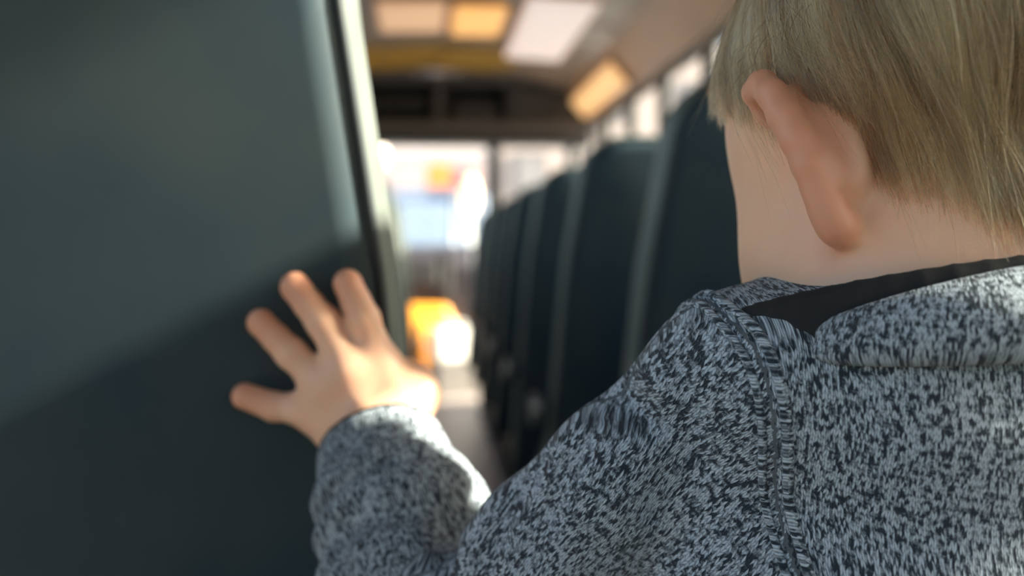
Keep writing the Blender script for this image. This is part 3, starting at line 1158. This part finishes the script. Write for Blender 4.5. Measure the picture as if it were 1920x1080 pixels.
body_me, V = F.mesh('person', 0.00125)
fl = np.zeros(len(V))
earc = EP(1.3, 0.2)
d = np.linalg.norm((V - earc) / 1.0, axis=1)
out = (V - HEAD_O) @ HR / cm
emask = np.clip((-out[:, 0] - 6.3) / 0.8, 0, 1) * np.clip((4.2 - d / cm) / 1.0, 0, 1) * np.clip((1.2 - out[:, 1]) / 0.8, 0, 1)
fl = np.maximum(fl, emask * (0.6 + 0.35 * np.clip((-1.4 - out[:, 1]) / 1.0, 0, 1) * np.clip((7.6 + out[:, 0]) / 0.8, 0, 1)))  # ear flush, plus extra red painting the shade behind the ear
for m_, t_ in TIPS:
    dt = np.linalg.norm(V - t_, axis=1)
    fl = np.maximum(fl, np.clip(1 - dt / 0.022, 0, 1) * 0.75)
for q in (pk, rk, mk, ik):
    fl = np.maximum(fl, np.clip(1 - np.linalg.norm(V - q, axis=1) / 0.014, 0, 1) * 0.25)
fl = np.maximum(fl, np.clip(1 - np.linalg.norm(V - hp(-4.5, 5.5, -2.5), axis=1) / 0.03, 0, 1) * 0.3)
lip = np.clip(1 - np.abs(out[:, 2] + 3.65) / 0.8, 0, 1) * np.clip(1.6 - np.abs(out[:, 0]), 0, 1) * (out[:, 1] > 7.6)
fl = np.maximum(fl, lip * 0.6)
set_attr(body_me, 'flush_shade', fl)
set_attr(body_me, 'scalp', np.zeros(len(V)))
person = link('person', body_me, M['skin'])
tag(person, 'small fair-haired child in grey heather jacket, seen from behind, hand on the seat', 'person')
for s in (-1, 1):
    bm = bmesh.new()
    bmesh.ops.create_uvsphere(bm, u_segments=20, v_segments=14, radius=0.0118, matrix=Matrix.Translation(Vector(hp(s * 2.8, 7.28, 1.15))))
    ey = build('eye', bm, principled('eye_white', (0.8, 0.78, 0.75), 0.15), person, smooth=True)
    bm = bmesh.new()
    bmesh.ops.create_uvsphere(bm, u_segments=16, v_segments=10, radius=0.0056, matrix=Matrix.Translation(Vector(hp(s * 2.8, 7.95, 1.12))))
    build('iris', bm, principled('eye_blue', (0.05, 0.11, 0.17), 0.1), ey, smooth=True)
# finger nails on the visible back of the fingers
for i, (m_, t_) in enumerate(TIPS):
    nrm = np.array((0, -1, -LEAN)) / math.sqrt(1 + LEAN ** 2)
    ax = (t_ - m_) / np.linalg.norm(t_ - m_)
    sd = np.cross(ax, nrm)
    c = t_ - ax * 0.0005 + nrm * 0.0050
    bm = bmesh.new()
    rings = []
    for a_ in range(5):
        row = []
        for b_ in range(5):
            u_, w_ = (a_ / 4 - 0.5), (b_ / 4 - 0.5)
            p = c + ax * u_ * 0.0080 + sd * w_ * 0.0078 - nrm * (w_ * w_ * 0.006 + (0.0016 * max(0, u_) ** 2 * 8))
            row.append(bm.verts.new(p))
        rings.append(row)
    for a_ in range(4):
        for b_ in range(4):
            bm.faces.new((rings[a_][b_], rings[a_ + 1][b_], rings[a_ + 1][b_ + 1], rings[a_][b_ + 1]))
    o = build('fingernail', bm, principled('nail', (0.72, 0.42, 0.34), 0.25), person, smooth=True)
    md = o.modifiers.new('solid', 'SOLIDIFY')
    md.thickness = 0.0006

# ------------------------------------------------------------------ jacket
J = Field()
J.ell(CHEST + np.array((0, 0, 0.0)), (0.114, 0.072, 0.16), None, 0.03)
J.chain([SH_L + np.array((0.004, 0.0, 0.002)), np.array((0.158, 0.367, 0.852)), np.array((0.232, 0.362, 0.856)), SH_R], [0.0295, 0.034, 0.036, 0.042], 0.03, 0.02)
J.cone(CHEST, HIP + np.array((0, 0, -0.01)), 0.088, 0.098, 0.04)
J.ell(HIP + np.array((0, 0, -0.085)), (0.13, 0.12, 0.06), None, 0.004, sub=True)
# sleeve: puffs and folds along the arm
arm = [SH_L, lerp(SH_L, ELB, 0.25), lerp(SH_L, ELB, 0.5), lerp(SH_L, ELB, 0.75), ELB]
arm[1] = np.array(at(1165, 897, 0.382))
arm[2] = np.array(at(1040, 1045, 0.405))
J.chain(arm, [0.0285, 0.0275, 0.0330, 0.0375, 0.0415], 0.008, 0.006)
fa = [ELB, lerp(ELB, WR, 0.3), lerp(ELB, WR, 0.55), lerp(ELB, WR, 0.72)]
J.chain(fa, [0.0415, 0.0410, 0.0395, 0.0360], 0.012, 0.012)
axf = (WR - ELB) / np.linalg.norm(WR - ELB)
e1 = np.cross(axf, (0, 1, 0))
e1 /= np.linalg.norm(e1)
e2 = np.cross(axf, e1)


def ring_pts(c, r, n=20, tilt=0.0, tilt2=0.0):
    return [c + (e1 * math.cos(a) + e2 * math.sin(a)) * r + axf * (tilt * math.cos(a) + tilt2 * math.sin(a)) for a in [2 * math.pi * i / n for i in range(n + 1)]]


CUFF_C = lerp(ELB, WR, 0.90)
# turned cuff: a thick band, open towards the hand
J.chain([lerp(ELB, WR, 0.70), lerp(ELB, WR, 0.86)], [0.0355, 0.0335], 0.004, 0.002)
J.cyl(lerp(ELB, WR, 0.76), lerp(ELB, WR, 1.05), 0.0345, 0.0310, 0.004)
J.chain(ring_pts(lerp(ELB, WR, 0.735), 0.0375, tilt=0.004), [0.0046] * 21, 0.003, sub=True)
J.chain(ring_pts(lerp(ELB, WR, 0.80), 0.0335, tilt=0.002), [0.0050] * 21, 0.006)
J.chain(ring_pts(lerp(ELB, WR, 0.63), 0.0350, tilt=-0.006), [0.0065] * 21, 0.012)
J.chain(ring_pts(lerp(ELB, WR, 0.52), 0.0425, tilt=0.008), [0.0030] * 21, 0.010, sub=True)
J.chain([lerp(ELB, WR, 0.92), lerp(ELB, WR, 1.65)], [0.0255, 0.0270], 0.003, sub=True)
# diagonal drag folds on the upper arm and the shoulder
axa = (ELB - SH_L) / np.linalg.norm(ELB - SH_L)
a1 = np.cross(axa, (0, 1, 0))
a1 /= np.linalg.norm(a1)
a2 = np.cross(axa, a1)
for f_, ph, ln, dp in ((0.18, 0.4, 2.2, 0.0040), (0.42, -0.2, 2.0, 0.0030), (0.60, 0.5, 1.8, 0.0034), (0.78, 0.0, 2.4, 0.0034), (0.92, 0.7, 1.8, 0.003)):
    c0 = lerp(SH_L, ELB, f_)
    pts = []
    for i in range(9):
        a = ph + ln * (i / 8 - 0.5) - math.pi / 2
        pts.append(c0 + (a1 * math.cos(a) + a2 * math.sin(a)) * 0.044 + axa * 0.022 * (i / 8 - 0.5))
    J.chain(pts, [0.001, dp, dp * 1.3, dp * 1.5, dp * 1.5, dp * 1.5, dp * 1.3, dp, 0.001], 0.012, 0.002, sub=True)
# drag folds over the elbow, read off the photograph and cut into the cloth
for pts_, rr_, o_ in (([(1010, 862), (955, 930), (915, 1010), (890, 1100)], [0.002, 0.0048, 0.0050, 0.0030], 0.0022),
                      ([(905, 925), (855, 985), (822, 1050), (805, 1120)], [0.002, 0.0050, 0.0050, 0.0035], 0.0022),
                      ([(1105, 800), (1050, 880), (1010, 960), (990, 1050)], [0.001, 0.0036, 0.0036, 0.0010], 0.0020),
                      ([(700, 905), (662, 935), (642, 990), (632, 1060), (630, 1130)], [0.0010, 0.0034, 0.0040, 0.0040, 0.0040], 0.0010),
                      ([(1275, 690), (1300, 760), (1290, 850), (1230, 960)], [0.001, 0.0034, 0.0038, 0.0010], 0.0020)):
    J.chain([J.surf(a_, b_, o_) for a_, b_ in pts_], rr_, 0.010, 0.003, sub=True)
# right sleeve
J.chain([SH_R, ER, lerp(ER, WRR, 0.95)], [0.043, 0.038, 0.034], 0.012, 0.01)
J.cone(lerp(ER, WRR, 0.9), lerp(ER, WRR, 1.5), 0.024, 0.026, 0.003, sub=True)
J.ell(NECK + np.array((0.006, 0.004, -0.047)), (0.082, 0.066, 0.036), None, 0.02)
J.chain([at(1400, 690, 0.362), at(1500, 702, 0.339), at(1700, 668, 0.327), at(1950, 650, 0.324), at(2250, 630, 0.350)], [0.0215, 0.0215, 0.024, 0.027, 0.027], 0.02, 0.01)
# deep crease between the shoulder cap and the arm
J.chain([at(1140, 735, 0.372), at(1190, 768, 0.360), at(1250, 812, 0.345), at(1310, 880, 0.340)], [0.010, 0.0050, 0.0040, 0.0010], 0.008, 0.004, sub=True)
# opening for the neck
J.cone(NECK + np.array((-0.002, 0.0, 0.03)), NECK + np.array((0, 0.01, 0.08)), 0.047, 0.060, 0.006, sub=True)

jk_me, JV = J.mesh('jacket', 0.0015)


def knit_coords(V):
    # distance to arm axes decides which cloth a vertex belongs to
    def seg(P, a, b):
        ab = b - a
        t = ((P - a) @ ab) / (ab @ ab)
        tc = np.clip(t, 0, 1)
        return t, np.linalg.norm(P - a - tc[:, None] * ab, axis=1)
    tu, du = seg(V, SH_L, ELB)
    tf, df = seg(V, ELB, WR)
    out = np.zeros((len(V), 3))
    out[:, 0] = V[:, 0] + 0.25 * V[:, 2]*0
    out[:, 1] = V[:, 2] - 0.7 * (V[:, 1] - 0.4)
    # left sleeve test: lateral of the armhole plane
    side = (V - ARM_C) @ ARM_N
    isarm = (side > 0) & (V[:, 0] < 0.17)
    L1 = np.linalg.norm(ELB - SH_L)
    for mask, org, ax, p1, p2, off in ((isarm & (du <= df), SH_L, axa, a1, a2, 0.0), (isarm & (du > df), ELB, axf, e1, e2, L1)):
        q = V[mask] - org
        an = np.arctan2(q @ p1, q @ p2)
        out[mask, 0] = np.where(q @ p2 > 0, q @ p1, 0.1 - q @ p1) + 3.0
        out[mask, 1] = q @ ax + off
    return out, isarm


ARM_C = np.array(at(1385, 800, 0.350))
ARM_N = np.array((-0.97, -0.10, -0.16))
ARM_N /= np.linalg.norm(ARM_N)
kc, isarm = knit_coords(JV)
set_attr(jk_me, 'knit', kc, 'FLOAT_VECTOR')
jacket = link('jacket', jk_me, M['knit'], person)
bvh_j = BVHTree.FromObject(jacket, bpy.context.evaluated_depsgraph_get()) if False else BVHTree.FromPolygons([tuple(v) for v in JV], [tuple(p.vertices) for p in jk_me.polygons])

# armhole seam: doubled ridge that follows the armhole plane
pl_a = np.cross(ARM_N, (0, 1, 0))
pl_a /= np.linalg.norm(pl_a)
pl_b = np.cross(ARM_N, pl_a)
seam_c = np.array((ARM_C[0] + 0.004, 0.378, 0.82))
for off, rad in ((-0.0030, 0.0020), (0.0026, 0.0016)):
    pts = []
    for i in range(90):
        a = 2 * math.pi * i / 90
        d_ = pl_a * math.cos(a) + pl_b * math.sin(a)
        o_ = seam_c - ARM_N * ((seam_c - ARM_C) @ ARM_N) + ARM_N * off
        hit = bvh_j.ray_cast(Vector(o_ + d_ * 0.2), Vector(-d_))
        if hit[0] is not None:
            pts.append(np.array(hit[0]) + d_ * (rad * -0.1))
    bm = bmesh.new()
    tube(bm, pts, rad, 8, closed=True)
    sm = build('seam', bm, M['knit'], jacket, smooth=True)
    vv = np.array([v.co[:] for v in sm.data.vertices])
    kk = np.zeros_like(vv)
    kk[:, 0] = vv[:, 2] * 0.7 + 7
    kk[:, 1] = vv[:, 0] + vv[:, 1]
    set_attr(sm.data, 'knit', kk, 'FLOAT_VECTOR')


# collar: black rib standing round the neck, and the knit hood roll behind it
def neck_ring(rx, ry, z0, tiltf, tiltx, a0=0, a1_=2 * math.pi, n=48):
    pts = []
    for i in range(n + 1):
        a = lerp(a0, a1_, i / n)
        x, y = rx * math.cos(a), ry * math.sin(a)
        pts.append(NECK + np.array((x - 0.001, y, z0 + tiltf * (y / ry) + tiltx * (x / rx))))
    return pts


NC = np.array((0.178, 0.359, 0.893))


def oval(rx, ry, dz, a0=0, a1_=360, n=48):
    """ring round the neck: higher at the nape (-y), lower at the throat"""
    pts = []
    for i in range(n + 1):
        a = math.radians(lerp(a0, a1_, i / n))
        x, y = rx * math.cos(a), ry * math.sin(a)
        pts.append(NC + np.array((x, y, dz - 0.0125 * y / ry + 0.008 * x / rx)))
    return pts


C = Field()
for z_, dr in ((-0.020, 0.002), (-0.014, 0.0015), (-0.009, 0.0005), (-0.004, -0.001), (0.000, -0.002)):
    C.chain(oval(0.075 + dr, 0.056 + dr, z_), [0.0030] * 49, 0.004, 0.001)
c_me, CV = C.mesh('collar_band', 0.0013)
link('collar_band', c_me, M['rib'], jacket)
H = Field()
for rr, dz, ra_, s0, s1 in ((0.009, -0.010, 0.0085, 222, 395), (0.0125, -0.017, 0.0085, 222, 395)):
    H.chain(oval(0.066 + rr, 0.054 + rr, dz, s0, s1, 36), [0.0015 + ra_ * math.sin(math.pi * min(1, i / 14) / 2) ** 0.8 * math.sin(math.pi * min(1, (36 - i) / 8) / 2) for i in range(37)], 0.010, 0.004)
h_me, HV = H.mesh('collar_roll', 0.0015)
kk = np.zeros_like(HV)
q = HV - NC
kk[:, 0] = np.arctan2(q[:, 0], -q[:, 1]) * 0.07 + 5
kk[:, 1] = HV[:, 2] - 0.6 * np.hypot(q[:, 0], q[:, 1])
set_attr(h_me, 'knit', kk, 'FLOAT_VECTOR')
link('collar_roll', h_me, M['knit'], jacket)
# dark inner cuff lining round the wrist
bm = bmesh.new()
tube(bm, ring_pts(lerp(ELB, WR, 1.045), 0.0285)[:-1], 0.0022, 8, closed=True)
build('cuff_lining', bm, M['rib'], jacket, smooth=True)

# trousers and shoes
T = Field()
for s in (-1, 1):
    hx_ = HIP[0] + s * 0.047
    T.chain([(hx_, 0.415, 0.49), (hx_ + s * 0.004, 0.425, 0.27), (hx_ + s * 0.006, 0.41, 0.07)], [0.068, 0.054, 0.044], 0.02, 0.008)
    T.ell((hx_ + s * 0.006, 0.41, 0.01), (0.06, 0.06, 0.04), None, 0.003, sub=True)
t_me, _ = T.mesh('trousers', 0.003)
link('trousers', t_me, M['denim'], person)
for s in (-1, 1):
    hx_ = HIP[0] + s * 0.055
    S = Field()
    S.chain([(hx_, 0.395, 0.045), (hx_, 0.44, 0.040), (hx_, 0.50, 0.030)], [0.034, 0.033, 0.028], 0.01, 0.01)
    S.ell((hx_, 0.44, -0.02), (0.2, 0.2, 0.03), None, 0.002, sub=True)
    s_me, _ = S.mesh('shoe', 0.0025)
    sh = link('shoe', s_me, M['shoe'], person)
    bm = bmesh.new()
    loft(bm, [[(hx_ + 0.036 * math.cos(a) * (1.0 if math.sin(a) < 0 else 0.92), 0.448 + 0.085 * math.sin(a), z) for a in [2 * math.pi * i / 24 for i in range(24)]] for z in (0.002, 0.014)])
    build('sole', bm, M['rubber'], sh, bevel=0.002)

# ------------------------------------------------------------------ hair: combed strands laid over the skull
SK = [o for o in Field().ops]
SF = Field()
SF.ell((0, -0.9, 3.6), (6.9, 8.2, 6.7), None, 1.0)
SF.ell((0, 3.6, 1.2), (6.2, 5.2, 6.6), None, 3.0)
SF.ell((0, 4.2, -2.6), (5.3, 4.6, 5.0), None, 3.0)
SF.cone((0, -0.6, -2.8), tuple(((NECK + np.array((0, 0.006, -0.02)) - HEAD_O) @ HR) / cm), 4.2 / 1.06, 4.4 / 1.06, 2.5)


def sk(P):
    d = np.full(P.shape[:-1], 100.0)
    for fn, _, _, k, _s in SF.ops:
        d = smin(d, fn(P), k)
    return d


def skn(P):
    e = 0.05
    g = np.stack([sk(P + np.array(v) * e) - sk(P - np.array(v) * e) for v in ((1, 0, 0), (0, 1, 0), (0, 0, 1))], -1)
    return g / (np.linalg.norm(g, axis=-1, keepdims=True) + 1e-9)


def wob(P, f, s):
    return np.stack([np.sin(P[..., 0] * f + s) + np.sin(P[..., 1] * f * 1.7 + s * 2.1) , np.sin(P[..., 1] * f * 1.2 + s * 1.3) + np.sin(P[..., 2] * f * 1.5 + s), np.sin(P[..., 2] * f * 1.1 + s * 0.7) + np.sin(P[..., 0] * f * 1.9 + s * 3)], -1) * 0.5


def hairline(P):
    """>0 inside the hair-bearing scalp (head coordinates, cm)"""
    x, y, z = P[..., 0], P[..., 1], P[..., 2]
    ax = np.abs(x)
    front = 6.2 - 0.05 * (9 - z) ** 2 - y + 1.4            # forehead and temples
    low_front = z - (2.3 + 0.85 * np.clip(y - 1.0, 0, 6))                           # sideburn bottom
    low_ear = z - 2.6                                       # arch over the ear
    # nape: from behind the ear down to the middle of the neck
    low_back = z - (-8.4 + 0.39 * np.clip(ax - 2.0, 0, 9) ** 1.9)
    low = np.where(y > 0.4, low_front, np.where(y > -0.4, low_ear, np.where(y > -2.2, lerp(low_back, low_ear, np.clip((y + 2.2) / 1.8, 0, 1)), low_back)))
    return np.minimum(front, low)


def roots(N):
    D = RNG.normal(size=(N * 3, 3))
    D /= np.linalg.norm(D, axis=1, keepdims=True)
    P = np.array((0, -0.5, 1.5)) + D * np.array((9, 11, 11))
    for _ in range(12):
        P = P - skn(P) * (sk(P) * 0.9)[:, None]
    keep = (hairline(P) > RNG.random(len(P)) * 0.9 - 0.1) & (P[:, 2] > -9) & (sk(P) < 0.3)
    return P[keep][:N]


CROWN = np.array((2.6, -6.6, 7.2))
NP_ = 13


def grow(R, length, lift, wildness):
    P = R.copy()
    n = skn(P)
    S = [P.copy()]
    D = None
    for i in range(1, NP_):
        t = i / (NP_ - 1)
        n = skn(P)
        v = P - CROWN
        v /= np.linalg.norm(v, axis=1, keepdims=True) + 1e-6
        sw = np.cross(n, v)
        g = np.array((0.0, -0.22, -1.0))
        w = v * 0.75 + sw * 0.22 + g * 0.85 + wob(P, 0.55, 1.7) * 0.16 + wob(P, 1.6, 0.3) * 0.10 + wildness
        w -= n * np.sum(w * n, axis=1, keepdims=True)
        w /= np.linalg.norm(w, axis=1, keepdims=True) + 1e-6
        D = w if D is None else D * 0.55 + w * 0.45
        D /= np.linalg.norm(D, axis=1, keepdims=True) + 1e-6
        P = P + D * (length / (NP_ - 1))[:, None]
        h = sk(P)
        tgt = lift * (1 - (1 - min(1.0, t * 1.6)) ** 2)
        P = P - skn(P) * (h - tgt)[:, None]
        S.append(P.copy())
    return np.stack(S, 1)


def hair_len(R):
    hl = hairline(R)
    base = 1.9 + 0.70 * np.clip(hl, 0, 6)
    nearear = (R[:, 1] > -3.8)
    return np.where(nearear, np.minimum(base, 1.2 + 0.62 * np.clip(hl, 0, 6)), base) * (0.75 + 0.5 * RNG.random(len(R)))


G = roots(1500)
GL = grow(G, hair_len(G) * 1.1, 0.12 + 0.45 * RNG.random(len(G)), RNG.normal(size=(len(G), 3)) * 0.16)
NS = 62000
Rt = roots(NS)
NS = len(Rt)
SL = grow(Rt, hair_len(Rt), 0.05 + 0.60 * RNG.random(NS) ** 1.3, RNG.normal(size=(NS, 3)) * 0.10)
# clump towards the nearest guide
near = np.empty(NS, int)
for a in range(0, NS, 2000):
    near[a:a + 2000] = np.argmin(((Rt[a:a + 2000, None, :] - G[None]) ** 2).sum(-1), axis=1)
tt = np.linspace(0, 1, NP_)[None, :, None]
cl = (0.45 + 0.5 * RNG.random(NS))[:, None, None] * tt ** 1.1
rel = (Rt - G[near])[:, None, :]
SL = SL * (1 - cl) + (GL[near] + rel * 0.45) * cl
SL += np.cumsum(RNG.normal(size=SL.shape) * 0.012, axis=1)
# a few strays lift away from the rest
fly = RNG.random(NS) < 0.02
nn_ = skn(SL[fly][:, -1])
SL[fly] += nn_[:, None, :] * tt ** 2 * (0.3 + 0.9 * RNG.random(fly.sum()))[:, None, None] + RNG.normal(size=(fly.sum(), 1, 3)) * tt ** 1.5 * 0.35
# wisps that fall over the top of the ear
wm = np.nonzero((np.abs(Rt[:, 0]) > 5.2) & (Rt[:, 1] > -2.4) & (Rt[:, 1] < 1.6) & (Rt[:, 2] > 2.9) & (Rt[:, 2] < 5.2))[0]
wm = RNG.choice(wm, 420)
SL[wm] = grow(Rt[wm], 2.4 + 2.2 * RNG.random(420), 0.5 + 1.0 * RNG.random(420), RNG.normal(size=(420, 3)) * 0.22 + np.array((0, -0.35, 0)))
d_ = sk(SL)
push = np.clip(0.04 - d_, 0, 1)
SL = SL + skn(SL) * push[..., None]
SW = HEAD_O + (SL * cm) @ HR.T
hc_ = bpy.data.hair_curves.new('hair')
hc_.add_curves([NP_] * NS)
hc_.attributes['position'].data.foreach_set('vector', SW.astype(np.float32).ravel())
rad = ((0.000040 + 0.00006 * RNG.random(NS) ** 3)[:, None] * (1 - 0.6 * np.linspace(0, 1, NP_) ** 2)[None]).ravel().astype(np.float32)
ra = hc_.attributes.get('radius') or hc_.attributes.new('radius', 'FLOAT', 'POINT')
ra.data.foreach_set('value', rad)
gt = RNG.normal(size=len(G)) * 0.32
tone = np.clip(0.42 + 0.16 * wob(Rt, 1.3, 0.9)[:, 0] + gt[near] + RNG.normal(size=NS) * 0.2, 0, 1)
ta = hc_.attributes.new('tone', 'FLOAT', 'CURVE')
ta.data.foreach_set('value', tone.astype(np.float32))
hm = bpy.data.materials.new('ash_blond_hair')
hm.use_nodes = True
nt = hm.node_tree
nt.nodes.clear()
hb = nt.nodes.new('ShaderNodeBsdfHairPrincipled')
hb.parametrization = 'COLOR'
at_ = nt.nodes.new('ShaderNodeAttribute')
at_.attribute_name = 'tone'
cr = nt.nodes.new('ShaderNodeValToRGB')
cr.color_ramp.elements[0].color = (0.050, 0.026, 0.011, 1)
cr.color_ramp.elements[1].color = (0.64, 0.40, 0.19, 1)
nt.links.new(at_.outputs['Fac'], cr.inputs['Fac'])
nt.links.new(cr.outputs['Color'], hb.inputs['Color'])
hb.inputs['Roughness'].default_value = 0.32
hb.inputs['Radial Roughness'].default_value = 0.5
ho = nt.nodes.new('ShaderNodeOutputMaterial')
nt.links.new(hb.outputs[0], ho.inputs[0])
hair = bpy.data.objects.new('hair', hc_)
COL.objects.link(hair)
hc_.materials.append(hm)
hair.parent = person
tag(hair, kind='stuff')

# fine fuzz standing off the knit
NF = 9000
cand = np.nonzero((JV[:, 2] > 0.70) & (JV[:, 1] < 0.50))[0]
pick = RNG.choice(cand, NF)
nrm = np.empty(len(jk_me.vertices) * 3, np.float32)
jk_me.vertices.foreach_get('normal', nrm)
nrm = nrm.reshape(-1, 3)[pick].astype(float)
p0 = JV[pick]
tng = RNG.normal(size=(NF, 3))
LF = (0.0006 + 0.0016 * RNG.random(NF) ** 2)[:, None]
F3 = np.stack([p0, p0 + (nrm + tng * 0.35) * LF * 0.55, p0 + (nrm + tng * 0.8) * LF], 1)
fc = bpy.data.hair_curves.new('fuzz')
fc.add_curves([3] * NF)
fc.attributes['position'].data.foreach_set('vector', F3.astype(np.float32).ravel())
fa_ = fc.attributes.get('radius') or fc.attributes.new('radius', 'FLOAT', 'POINT')
fa_.data.foreach_set('value', np.full(NF * 3, 0.000016, np.float32))
fc.materials.append(principled('fuzz_fibre', (0.35, 0.38, 0.42), 0.8))
fo = bpy.data.objects.new('fuzz', fc)
COL.objects.link(fo)
fo.parent = jacket
tag(fo, kind='stuff')
